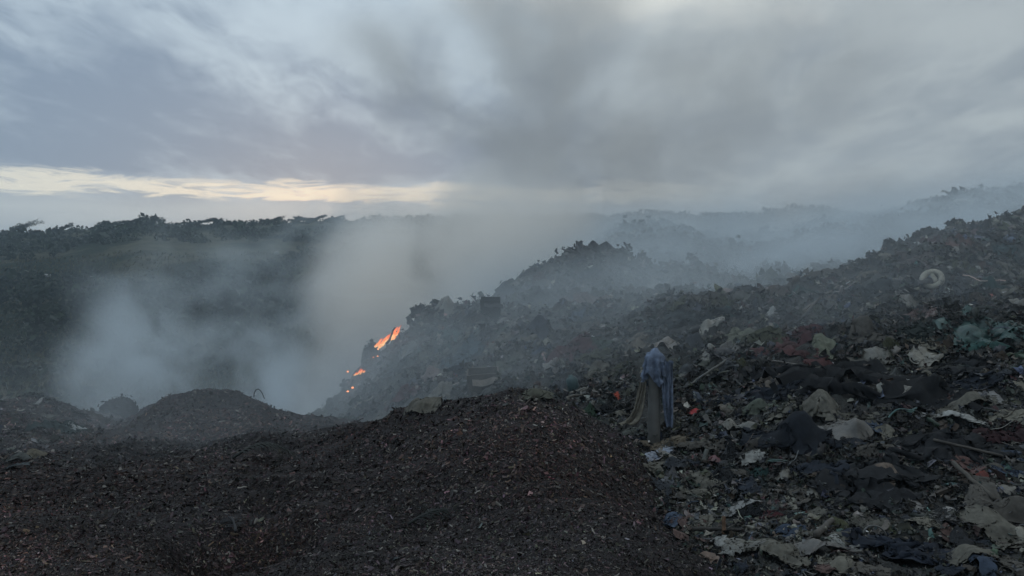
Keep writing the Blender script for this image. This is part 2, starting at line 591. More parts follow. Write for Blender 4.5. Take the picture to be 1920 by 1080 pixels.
# ------------------------------------------------------------------ cloth
def relax(rest, start, ground, iters=120, g=0.0012, th=0.006, pin=None, extra=None, fric=0.75, bend=0.12, sub=1):
    """many sheets at once: rest (N,n,m,2) flat pattern in metres, start (N,n,m,3)"""
    P = start.copy()
    V = np.zeros_like(P)

    def L(a, b):
        return np.linalg.norm(a - b, axis=-1)
    cons = []
    N, n, m, _ = P.shape

    def addc(s1, s2, st, two):
        r = L(rest[s1], rest[s2])
        cons.append((s1, s2, r, st, two))
    A = slice(None)
    for o in (0, 1):
        addc((A, slice(o, n - 1, 2)), (A, slice(o + 1, n, 2)), 1.0, 0)
        addc((A, A, slice(o, m - 1, 2)), (A, A, slice(o + 1, m, 2)), 1.0, 0)
    for o in (0, 1):
        addc((A, slice(o, n - 1, 2), slice(0, m - 1)), (A, slice(o + 1, n, 2), slice(1, m)), 0.5, 0)
        addc((A, slice(o, n - 1, 2), slice(1, m)), (A, slice(o + 1, n, 2), slice(0, m - 1)), 0.5, 0)
    if bend:
        addc((A, slice(0, n - 2)), (A, slice(2, n)), bend * 0.5, 1)
        addc((A, A, slice(0, m - 2)), (A, A, slice(2, m)), bend * 0.5, 1)
    for it in range(iters):
        prev = P.copy()
        V[..., 2] -= g
        P = P + V
        for s1, s2, r, st, two in cons * sub:
            a = P[s1]
            b = P[s2]
            k = min(a.shape[1], b.shape[1]), min(a.shape[2], b.shape[2])
            a = a[:, :k[0], :k[1]]
            b = b[:, :k[0], :k[1]]
            rr = r[:, :k[0], :k[1]]
            d = b - a
            dl = np.sqrt((d * d).sum(-1)) + 1e-9
            c = (0.5 * st * (dl - rr) / dl)[..., None] * d
            if two:
                cc = np.clip(c, -0.02, 0.02) * 0.5
                P[s1][:, :k[0], :k[1]] += cc
                P[s2][:, :k[0], :k[1]] -= cc
            else:
                P[s1][:, :k[0], :k[1]] += c
                P[s2][:, :k[0], :k[1]] -= c
        if pin is not None:
            P = np.where(pin[..., None], start, P)
        h = ground(P[..., 0], P[..., 1]) + th
        low = P[..., 2] < h
        P[..., 2] = np.where(low, h, P[..., 2])
        for ax in (0, 1):
            P[..., ax] = np.where(low, prev[..., ax] + (P[..., ax] - prev[..., ax]) * (1 - fric), P[..., ax])
        if extra is not None:
            P = extra(P, prev)
        V = (P - prev) * 0.93
        vm = np.linalg.norm(V, axis=-1, keepdims=True)
        V *= np.minimum(1, 0.03 / (vm + 1e-9))
    return P


def frame_at(p, rot, Z=None, tilt=0.0):
    n = normal_at(TOP if Z is None else Z, np.array([p[0]]), np.array([p[1]]), 0.3)[0]
    if tilt:
        n = n + tilt * RNG.normal(size=3)
        n /= np.linalg.norm(n)
    ex = np.cross([0, 1.0, 0.0], n)
    ex /= np.linalg.norm(ex)
    ey = np.cross(n, ex)
    c, s = math.cos(rot), math.sin(rot)
    return np.array([ex * c + ey * s, -ex * s + ey * c, n])


def pattern(kind, n, w, h, rng):
    """flat sheet patterns; returns rest (n,n,2) and a face mask"""
    s = np.linspace(-0.5, 0.5, n)
    A, B = np.meshgrid(s, s, indexing='ij')
    ang = np.arctan2(B, A)
    k = rng.uniform(0, 6.28, 4)
    wob = 1 + 0.13 * np.sin(2 * ang + k[0]) + 0.09 * np.sin(3 * ang + k[1]) + 0.05 * np.sin(7 * ang + k[2])
    if kind == 'oval':
        r = np.sqrt(A * A + B * B) + 1e-9
        sq = np.maximum(np.abs(A), np.abs(B))
        wob = wob * (0.35 + 0.65 * sq / r)
    rest = np.stack([A * wob * w, B * wob * h], -1)
    mask = np.ones((n - 1, n - 1), bool)
    fa = (np.arange(n - 1) + 0.5) / (n - 1)
    FA, FB = np.meshgrid(fa, fa, indexing='ij')
    if kind == 'shirt':
        mask &= ~(((FA < 0.27) | (FA > 0.73)) & (FB < 0.62))
        mask &= ~((np.abs(FA - 0.5) < 0.1) & (FB > 0.9))
    elif kind == 'trousers':
        mask &= ~((np.abs(FA - 0.5) < 0.07) & (FB < 0.7))
    elif kind in ('torn', 'oval', 'hole'):
        t = vnoise(FA * 7 + k[3] * 9, FB * 7 + k[0] * 9, 5)
        edge = np.minimum(np.minimum(FA, 1 - FA), np.minimum(FB, 1 - FB))
        mask &= ~((t > 0.45) & (edge < 0.07))
        if kind == 'hole':
            mask &= ~(((FA - 0.45) / 0.17) ** 2 + ((FB - 0.42) / 0.2) ** 2 < 1)
    return rest, mask


def crumple_start(rest, c, fr, comp, lift, rng, amp=0.16):
    n = rest.shape[0]
    sz = max(np.ptp(rest[..., 0]), np.ptp(rest[..., 1]))
    X = rest[..., 0] * comp[0]
    Y = rest[..., 1] * comp[1]
    o = rng.uniform(0, 50, 2)
    f = 4.6 / sz
    z = fbm(rest[..., 0] * f + o[0], rest[..., 1] * f + o[1], 3, 3, 0.55) * amp * sz
    X = X + fbm(rest[..., 0] * f + o[1], rest[..., 1] * f + o[0] + 9, 2, 8) * 0.06 * sz
    Y = Y + fbm(rest[..., 0] * f + o[1] + 30, rest[..., 1] * f + o[0], 2, 18) * 0.06 * sz
    return c + X[..., None] * fr[0] + Y[..., None] * fr[1] + (z - z.min() * 0.6 + lift)[..., None] * fr[2]


def sheet_mesh(name, P, mask, thick=0.0):
    n, m, _ = P.shape
    c = P.reshape(-1, 3).mean(0)
    Q = gridq(n, m)[mask.reshape(-1)]
    used = np.unique(Q)
    mp = np.zeros(n * m, int)
    mp[used] = np.arange(len(used))
    return np_mesh(name, P.reshape(-1, 3)[used] - c, mp[Q]), c


# ------------------------------------------------------------------ sampling the visible slopes
def visible_weights(Z, own):
    """projected area (photo pixels) of each cell, zero where hidden or where the other surface lies above"""
    sx = UU * F
    sy = -(Z - CAMZ) / YY * F
    a = sx[1:, :-1] - sx[:-1, :-1]
    hgt = sy[:-1, :-1] - sy[:-1, 1:]
    area = np.clip(a * hgt, 0, None)
    el = (TOP - CAMZ) / YY
    run = np.maximum.accumulate(el, axis=1)
    vis = (el >= run - 0.004)[:-1, :-1]
    ok = own[:-1, :-1] & vis & (YY[:-1, :-1] > 3.0) & (np.abs(UU[:-1, :-1]) < 1.25)
    return area * ok * np.where(np.abs(UU[:-1, :-1]) < 0.74, 1.0, 0.30)


WR = visible_weights(TOP, REFUSE >= MULCH - 0.07 * (1 + vnoise(XX * 3, YY * 3, 12)))
WM = visible_weights(TOP, MULCH >= REFUSE - 0.10 * (1 + vnoise(XX * 2.5 + 7, YY * 2.5, 13)))


def sample(Wt, N, rng, power=1.0):
    p = Wt.ravel()
    p = p / p.sum()
    k = rng.choice(len(p), N, p=p)
    i, j = np.unravel_index(k, Wt.shape)
    u = us[i] + rng.random(N) * (us[1] - us[0])
    y = np.exp(ls[j] + rng.random(N) * (ls[1] - ls[0]))
    return u * y, y


occupied = [(1745, 525, 80, 60), (1228, 740, 90, 200), (1358, 985, 40, 50), (1076, 715, 40, 44)]


def clear_of_things(x, y, Z, rng, keep=0.12, grow=0.40):
    px = 960 + x / y * F
    py = V0 - (lookup(Z, x, y) - CAMZ) / y * F
    ok = np.ones(len(x), bool)
    for (a, b, w, h) in occupied:
        ok &= (((px - a) / (w * grow + 2)) ** 2 + ((py - b) / (h * grow + 2)) ** 2 > 1) | (rng.random(len(x)) < keep)
    return x[ok], y[ok]


def frames(nrm, rng, tilt):
    """random frames round the given normals"""
    n = nrm + tilt * rng.normal(size=nrm.shape)
    n /= np.linalg.norm(n, axis=1, keepdims=True)
    t = rng.normal(size=nrm.shape)
    ex = np.cross(n, t)
    ex /= np.linalg.norm(ex, axis=1, keepdims=True)
    ey = np.cross(n, ex)
    return ex, ey, n


def merge_instances(name, templates, quads, pos, ex, ey, ez, size, col, mat, stuff_label, cat, smooth=True):
    """templates (K,nv,3), same topology quads (nq,4)"""
    N = len(pos)
    K, nv, _ = templates.shape
    T = templates[np.arange(N) % K]
    V = pos[:, None, :] + (T[..., 0:1] * ex[:, None, :] + T[..., 1:2] * ey[:, None, :] + T[..., 2:3] * ez[:, None, :]) * size[:, None, None]
    Q = (quads[None] + (np.arange(N) * nv)[:, None, None]).reshape(-1, 4)
    C = np.repeat(col, nv, axis=0)
    o = add(name, np_mesh(name, V, Q, col=C, smooth=smooth), mat)
    return tag(o, stuff_label, cat, kind='stuff')


# chips on the mulch heap ------------------------------------------------
def chips():
    rng = np.random.default_rng(3)
    N = 125000
    x, y = sample(WM, N, rng)
    z = lookup(TOP, x, y)
    nrm = normal_at(TOP, x, y, 0.06)
    ex, ey, ez = frames(nrm, rng, 0.55)
    px = np.clip(rng.lognormal(1.55, 0.48, N), 2.0, 16)
    size = np.clip(px * y / F, 0.012, 0.11)
    K = 14
    s = np.linspace(-0.5, 0.5, 4)
    t = np.linspace(-0.5, 0.5, 3)
    A, B = np.meshgrid(s, t, indexing='ij')
    T = []
    for k in range(K):
        asp = rng.uniform(0.25, 0.65)
        taper = 1 - rng.uniform(0.1, 0.9) * (A + 0.5) ** 2
        zz = -rng.uniform(0.2, 0.9) * (B * 1.0) ** 2 * asp - rng.uniform(-0.3, 0.5) * A * A + 0.05 * rng.normal(size=A.shape)
        T.append(np.stack([A, B * asp * taper + 0.1 * rng.normal() * A, zz], -1).reshape(-1, 3))
    T = np.array(T)
    pos = np.stack([x, y, z], -1) + ez * (size * rng.uniform(-0.05, 0.35, N))[:, None]
    base = np.array([0.027, 0.0215, 0.021])
    v = rng.lognormal(0, 0.70, N)[:, None]
    col = base * v * (1 + 0.12 * rng.normal(size=(N, 3)))
    patch = fbm(x * 0.8, y * 0.8, 3, 77)[:, None]
    col *= np.exp(0.75 * patch + 0.5 * fbm(x * 0.3 + 4, y * 0.3, 2, 79)[:, None])
    red = np.clip(fbm(x * 0.5 + 9, y * 0.5, 2, 78) + 0.25, 0, 1)[:, None]
    col *= 1 + red * np.array([0.40, 0.0, -0.12])
    pale = rng.random(N) < 0.055
    col[pale] = rng.uniform(0.09, 0.22, pale.sum())[:, None] * np.array([1, 0.92, 0.82])
    col = np.clip(col, 0.004, 0.4)
    merge_instances('wood_chips', T, gridq(4, 3), pos, ex, ey, ez, size, col, M_CHIP,
                    'dark brown wood chips and husks covering the low heap in front', 'wood chips')



PAL = [((.26, .245, .20), 20), ((.17, .15, .125), 20), ((.36, .34, .28), 9), ((.48, .48, .45), 4), ((.035, .045, .075), 11),
       ((.016, .018, .021), 12), ((.075, .082, .095), 16), ((.05, .12, .11), 4), ((.095, .10, .055), 11), ((.09, .03, .035), 4),
       ((.20, .12, .105), 5), ((.085, .060, .042), 12), ((.08, .115, .19), 4), ((.05, .085, .055), 5), ((.36, .06, .04), 0.5)]
PC = np.array([p[0] for p in PAL])
PW = np.array([p[1] for p in PAL], float)
PW /= PW.sum()


def refuse_colours(x, y, rng):
    N = len(x)
    k = rng.choice(len(PC), N, p=PW)
    c = PC[k]
    # neighbouring scraps tend to come from the same load: dark heaps, pale heaps
    load = fbm(x * 0.75 + 3, y * 0.75, 3, 55, 0.6) + 0.35 * rng.normal(size=N)
    lum = c.mean(1)
    dark = PC[rng.choice(len(PC), N, p=PWD)]
    c = np.where((load < -0.1)[:, None] & (lum > 0.1)[:, None], dark, c)
    m = c.mean(1, keepdims=True)
    c = m + (c - m) * 0.85
    c = c * (1 + 0.45 * np.clip(load, -1, 1))[:, None]
    c = c * 0.44 * rng.lognormal(-0.22, 0.65, N)[:, None] * (1 + 0.04 * rng.normal(size=(N, 3)))
    return np.clip(c, 0.006, 0.6)


PWD = PW * (PC.mean(1) < 0.12)
PWD /= PWD.sum()


def cloth_templates(K, n, seed):
    rng = np.random.default_rng(seed)
    rest = []
    start = []
    for k in range(K):
        asp = rng.uniform(0.35, 1.0)
        r, _ = pattern(['oval', 'oval', 'rect'][k % 3], n, 1.0, asp, rng)
        rest.append(r)
        start.append(crumple_start(r, np.array([k * 3.0, 0, 0]), np.eye(3), (rng.uniform(0.5, 0.9), rng.uniform(0.4, 0.9)), 0.15, rng, 0.3))
    rest = np.array(rest)
    start = np.array(start)

    def gr(x, y):
        return 0.07 * vnoise(x * 2.2, y * 2.2, 4) + 0.04 * vnoise(x * 5, y * 5, 6)
    P = relax(rest, start, gr, 70, g=0.004, th=0.01)
    P[..., 0] -= (np.arange(K) * 3.0)[:, None, None]
    P -= P.reshape(K, -1, 3).mean(1)[:, None, None, :]
    return P.reshape(K, n * n, 3)


def scraps():
    rng = np.random.default_rng(5)
    # middling pieces: torn cloth, film, paper
    T = cloth_templates(40, 10, 51)
    N = 10500
    x, y = sample(WR, N, rng)
    x, y = clear_of_things(x, y, TOP, rng, 0.05, 0.48)
    N = len(x)
    z = lookup(TOP, x, y)
    nrm = normal_at(REFUSE, x, y, 0.12)
    ex, ey, ez = frames(nrm, rng, 0.5)
    # lengths lie across the slope more often than not
    px = np.clip(rng.lognormal(2.92, 0.46, N), 8, 64)
    size = np.clip(px * y / F, 0.06, 1.1)
    pos = np.stack([x, y, z], -1) + ez * (size * rng.uniform(-0.04, 0.14, N))[:, None]
    merge_instances('refuse_scraps', T, gridq(10, 10), pos, ex, ey, ez, size, refuse_colours(x, y, rng), M_SCRAP,
                    'torn cloth, film and paper scraps matted over the refuse slope', 'refuse')
    # small stuff
    N = 42000
    K = 16
    s = np.linspace(-0.5, 0.5, 3)
    A, B = np.meshgrid(s, s, indexing='ij')
    T2 = []
    for k in range(K):
        asp = rng.uniform(0.2, 1.0)
        T2.append(np.stack([A + 0.15 * rng.normal(size=A.shape), B * asp + 0.12 * rng.normal(size=A.shape), 0.22 * rng.normal(size=A.shape)], -1).reshape(-1, 3))
    x, y = sample(WR, N, rng)
    x, y = clear_of_things(x, y, TOP, rng, 0.2, 0.42)
    N = len(x)
    z = lookup(TOP, x, y)
    nrm = normal_at(REFUSE, x, y, 0.1)
    ex, ey, ez = frames(nrm, rng, 0.7)
    px = np.clip(rng.lognormal(1.85, 0.5, N), 2.5, 15)
    size = np.clip(px * y / F, 0.015, 0.35)
    pos = np.stack([x, y, z], -1) + ez * (size * rng.uniform(0.0, 0.7, N))[:, None] + nrm * (0.05 * rng.random(N) ** 2)[:, None] * (y / 8)[:, None]
    col = refuse_colours(x, y, rng) * 0.85
    merge_instances('refuse_litter', np.array(T2), gridq(3, 3), pos, ex, ey, ez, size, col, M_SCRAP,
                    'fine grey and brown litter filling the gaps of the refuse slope', 'litter', smooth=False)
    # crushed tubs, clods, stuffed lumps
    N = 2600
    n_, m_ = 8, 6
    K = 14
    A, B = np.meshgrid(np.linspace(0, 2 * math.pi, n_, endpoint=False), np.linspace(0.25, math.pi - 0.25, m_), indexing='ij')
    T4 = []
    for k in range(K):
        e = rng.uniform(0.25, 0.5, 3) * np.array([1.2, 0.8, 0.6])
        rr_ = 1 + 0.22 * rng.normal(size=A.shape)
        sq = 0.5 if k % 3 == 0 else 1.0
        cx, cy = np.cos(A), np.sin(A)
        T4.append(np.stack([np.sign(cx) * np.abs(cx) ** sq * np.sin(B) * e[0] * rr_, np.sign(cy) * np.abs(cy) ** sq * np.sin(B) * e[1] * rr_, np.cos(B) * e[2] * rr_], -1).reshape(-1, 3))
    qq = gridq(n_ + 1, m_)
    ii, jj = (qq // m_) % n_, qq % m_
    qq = ii * m_ + jj
    x, y = sample(WR, N, rng)
    x, y = clear_of_things(x, y, TOP, rng, 0.1, 0.45)
    N = len(x)
    z = lookup(TOP, x, y)
    nrm = normal_at(REFUSE, x, y, 0.2)
    ex, ey, ez = frames(nrm, rng, 0.6)
    px = np.clip(rng.lognormal(2.75, 0.4, N), 7, 36)
    size = np.clip(px * y / F, 0.04, 0.6)
    pos = np.stack([x, y, z], -1) + ez * (size * rng.uniform(-0.15, 0.15, N))[:, None]
    merge_instances('refuse_lumps', np.array(T4), qq[:, ::-1], pos, ex, ey, ez, size, refuse_colours(x, y, rng), M_SCRAP,
                    'crushed tubs and stuffed lumps packed into the refuse slope', 'refuse', smooth=True)
    # thin strips, strings and sticks
    N = 1500
    K = 14
    n = 9
    T3 = []
    for k in range(K):
        t = np.linspace(-0.5, 0.5, n)
        a = rng.uniform(0.05, 0.4) * (k % 3)
        cx = t
        cy = a * 0.4 * np.sin(t * rng.uniform(3, 9) + rng.uniform(0, 6))
        cz = 0.05 * np.sin(t * rng.uniform(3, 8) + rng.uniform(0, 6)) + 0.03
        w = rng.uniform(0.012, 0.05)
        T3.append(np.stack([np.stack([cx, cy + w * f, cz + (0.6 * w if f == 0 else 0)], -1) for f in (-1, 0, 1)], 1).reshape(-1, 3))
    x, y = sample(WR, N, rng)
    x, y = clear_of_things(x, y, TOP, rng, 0.2, 0.5)
    N = len(x)
    z = lookup(TOP, x, y)
    nrm = normal_at(REFUSE, x, y, 0.3)
    ex, ey, ez = frames(nrm, rng, 0.25)
    px = np.clip(rng.lognormal(3.35, 0.45, N), 12, 70)
    size = np.clip(px * y / F, 0.08, 1.6)
    pos = np.stack([x, y, z], -1) + ez * (0.03 + size * 0.05)[:, None]
    merge_instances('refuse_strips', np.array(T3), gridq(9, 3), pos, ex, ey, ez, size, refuse_colours(x, y, rng) * 1.1, M_SCRAP,
                    'strings, straps and thin sticks tangled in the refuse slope', 'litter')
    # refuse along the left edge of the chip heap and the low bank behind it
    Wl = WM * ((UU < -0.53) & (YY > 7.5) & (YY < 22))[:-1, :-1] * np.clip((-0.50 - UU[:-1, :-1]) * 8, 0, 1)
    Wl[(YY[:-1, :-1] > 15) & (UU[:-1, :-1] < -0.5)] *= 3
    N = 500
    x, y = sample(Wl, N, rng)
    z = lookup(MULCH, x, y)
    nrm = normal_at(MULCH, x, y, 0.2)
    ex, ey, ez = frames(nrm, rng, 0.4)
    px = np.clip(rng.lognormal(2.4, 0.5, N), 5, 30)
    size = px * y / F
    pos = np.stack([x, y, z], -1) + ez * (size * 0.1)[:, None]
    merge_instances('refuse_bank', T, gridq(10, 10), pos, ex, ey, ez, size, refuse_colours(x, y, rng) * 0.7, M_SCRAP,
                    'dark scraps strewn along the left bank behind the chip heap', 'refuse')




# ------------------------------------------------------------------ single things
def sack_mesh(name, w, d, h, rng, neck=True, n=30, m=20, wr=1.0):
    """soft stuffed bag lying down: long axis x, tied or bunched at one end"""
    u = np.linspace(0, 2 * math.pi, n, endpoint=False)
    v = np.linspace(0.02, math.pi - 0.02, m)
    A, B = np.meshgrid(u, v, indexing='ij')
    rx = -np.cos(B)
    prof = np.sin(B) ** 0.72
    if neck:
        t = np.clip((rx - 0.62) / 0.38, 0, 1)
        prof = prof * (1 - t) + (0.16 + 0.20 * np.clip((rx - 0.88) / 0.12, 0, 1)) * t
        rx = rx + 0.28 * t
    o = rng.uniform(0, 90, 3)
    rid = fbm(np.cos(A) * 2.2 + o[0] + rx * 0.7, np.sin(A) * 2.2 + o[1] + rx * 1.4, 4, 3, 0.55, True)
    pl = 0.05 * np.sin(A * 9 + o[2] + 2 * rx) * (np.clip((rx + 0.1), 0, 1) if neck else 0.4)
    lump = 0.16 * fbm(np.cos(A) * 1.1 + o[2], np.sin(A) * 1.1 + rx * 1.2 + o[0], 2, 9)
    r = prof * (1 + 0.075 * wr * rid + pl + lump)
    Y = np.cos(A) * r
    Zc = np.sin(A) * r
    Zc = np.where(Zc < -0.45, -0.45 + (Zc + 0.45) * 0.3, Zc)
    bendv = rng.uniform(-0.2, 0.2)
    V = np.stack([rx * w / 2, Y * d / 2 + bendv * w * rx * rx * 0.5, Zc * h / 2 + 0.04 * h], -1)
    q = gridq(n + 1, m)
    q = np.where(q >= n * m, q - n * m, q)
    V2 = V.reshape(-1, 3)
    k = len(V2)
    V2 = np.vstack([V2, V[:, 0].mean(0), V[:, -1].mean(0)])
    tr = []
    for i in range(n):
        j = (i + 1) % n
        tr.append((i * m, k, j * m))
        tr.append((i * m + m - 1, j * m + m - 1, k + 1))
    return np_mesh(name, V2, q[:, ::-1], np.array(tr))


def tube(pts, rad, sides=8, caps=True, flat=1.0):
    pts = np.asarray(pts, float)
    rad = np.broadcast_to(np.asarray(rad, float), (len(pts),))
    V = []
    up = np.array([0.13, 0.21, 0.97])
    for i, p in enumerate(pts):
        t = pts[min(i + 1, len(pts) - 1)] - pts[max(i - 1, 0)]
        t = t / (np.linalg.norm(t) + 1e-9)
        a = np.cross(t, up)
        if np.linalg.norm(a) < 0.1:
            a = np.cross(t, [1.0, 0, 0])
        a /= np.linalg.norm(a)
        b = np.cross(t, a)
        for k in range(sides):
            q = 2 * math.pi * k / sides
            V.append(p + rad[i] * (math.cos(q) * a + flat * math.sin(q) * b))
    n = len(pts)
    Q = []
    for i in range(n - 1):
        for k in range(sides):
            k2 = (k + 1) % sides
            Q.append((i * sides + k, i * sides + k2, (i + 1) * sides + k2, (i + 1) * sides + k))
    T = []
    if caps:
        V.append(pts[0])
        V.append(pts[-1])
        c0, c1 = n * sides, n * sides + 1
        for k in range(sides):
            k2 = (k + 1) % sides
            T.append((c0, k2, k))
            T.append((c1, (n - 1) * sides + k, (n - 1) * sides + k2))
    return np.array(V), np.array(Q), np.array(T) if T else np.zeros((0, 3), int)


def join(parts):
    Vs, Qs, Ts, off = [], [], [], 0
    for V, Q, T in parts:
        Vs.append(V)
        Qs.append(np.asarray(Q, int).reshape(-1, 4) + off)
        Ts.append(np.asarray(T, int).reshape(-1, 3) + off)
        off += len(V)
    return np.vstack(Vs), np.vstack(Qs), np.vstack(Ts)


def plank(L, w, t, rng, n=10):
    xs = np.linspace(-L / 2, L / 2, n)
    b = 0.015 * L * np.sin(xs / L * 3 + rng.uniform(0, 6))
    V = []
    ch = 0.12 * t
    for i, x in enumerate(xs):
        jl = rng.normal() * 0.05 * w
        for a, c in ((-1, -1), (1, -1), (1, 1), (-1, 1)):
            V.append((x + (rng.normal() * 0.03 * w if i in (0, n - 1) else 0), a * w / 2 + jl, c * t / 2 + b[i]))
    Q = []
    for i in range(n - 1):
        for k in range(4):
            k2 = (k + 1) % 4
            Q.append((i * 4 + k, (i + 1) * 4 + k, (i + 1) * 4 + k2, i * 4 + k2))
    Q.append((0, 1, 2, 3))
    Q.append(((n - 1) * 4 + 3, (n - 1) * 4 + 2, (n - 1) * 4 + 1, (n - 1) * 4))
    return np.array(V), np.array(Q), np.zeros((0, 3), int)


def lathe(prof, sides=20):
    V = []
    for (z, r) in prof:
        for k in range(sides):
            a = 2 * math.pi * k / sides
            V.append((r * math.cos(a), r * math.sin(a), z))
    n = len(prof)
    Q = []
    for i in range(n - 1):
        for k in range(sides):
            k2 = (k + 1) % sides
            Q.append((i * sides + k, i * sides + k2, (i + 1) * sides + k2, (i + 1) * sides + k))
    return np.array(V), np.array(Q), np.zeros((0, 3), int)


def place(o, p, fr, lift=0.0):
    from mathutils import Matrix
    M = Matrix(((fr[0][0], fr[1][0], fr[2][0], p[0] + fr[2][0] * lift),
                (fr[0][1], fr[1][1], fr[2][1], p[1] + fr[2][1] * lift),
                (fr[0][2], fr[1][2], fr[2][2], p[2] + fr[2][2] * lift),
                (0, 0, 0, 1)))
    o.matrix_world = M
    return o


BE, TP, CR, WH = (.23, .215, .175), (.155, .14, .12), (.33, .305, .24), (.50, .50, .47)
NV, BK, SL, TL = (.035, .045, .066), (.016, .018, .022), (.075, .083, .098), (.05, .15, .135)
OL, MR, RS, BR = (.10, .105, .055), (.11, .028, .035), (.23, .125, .11), (.085, .06, .042)
BL, CH, GR, RD = (.12, .17, .28), (.035, .037, .042), (.05, .095, .06), (.32, .065, .04)

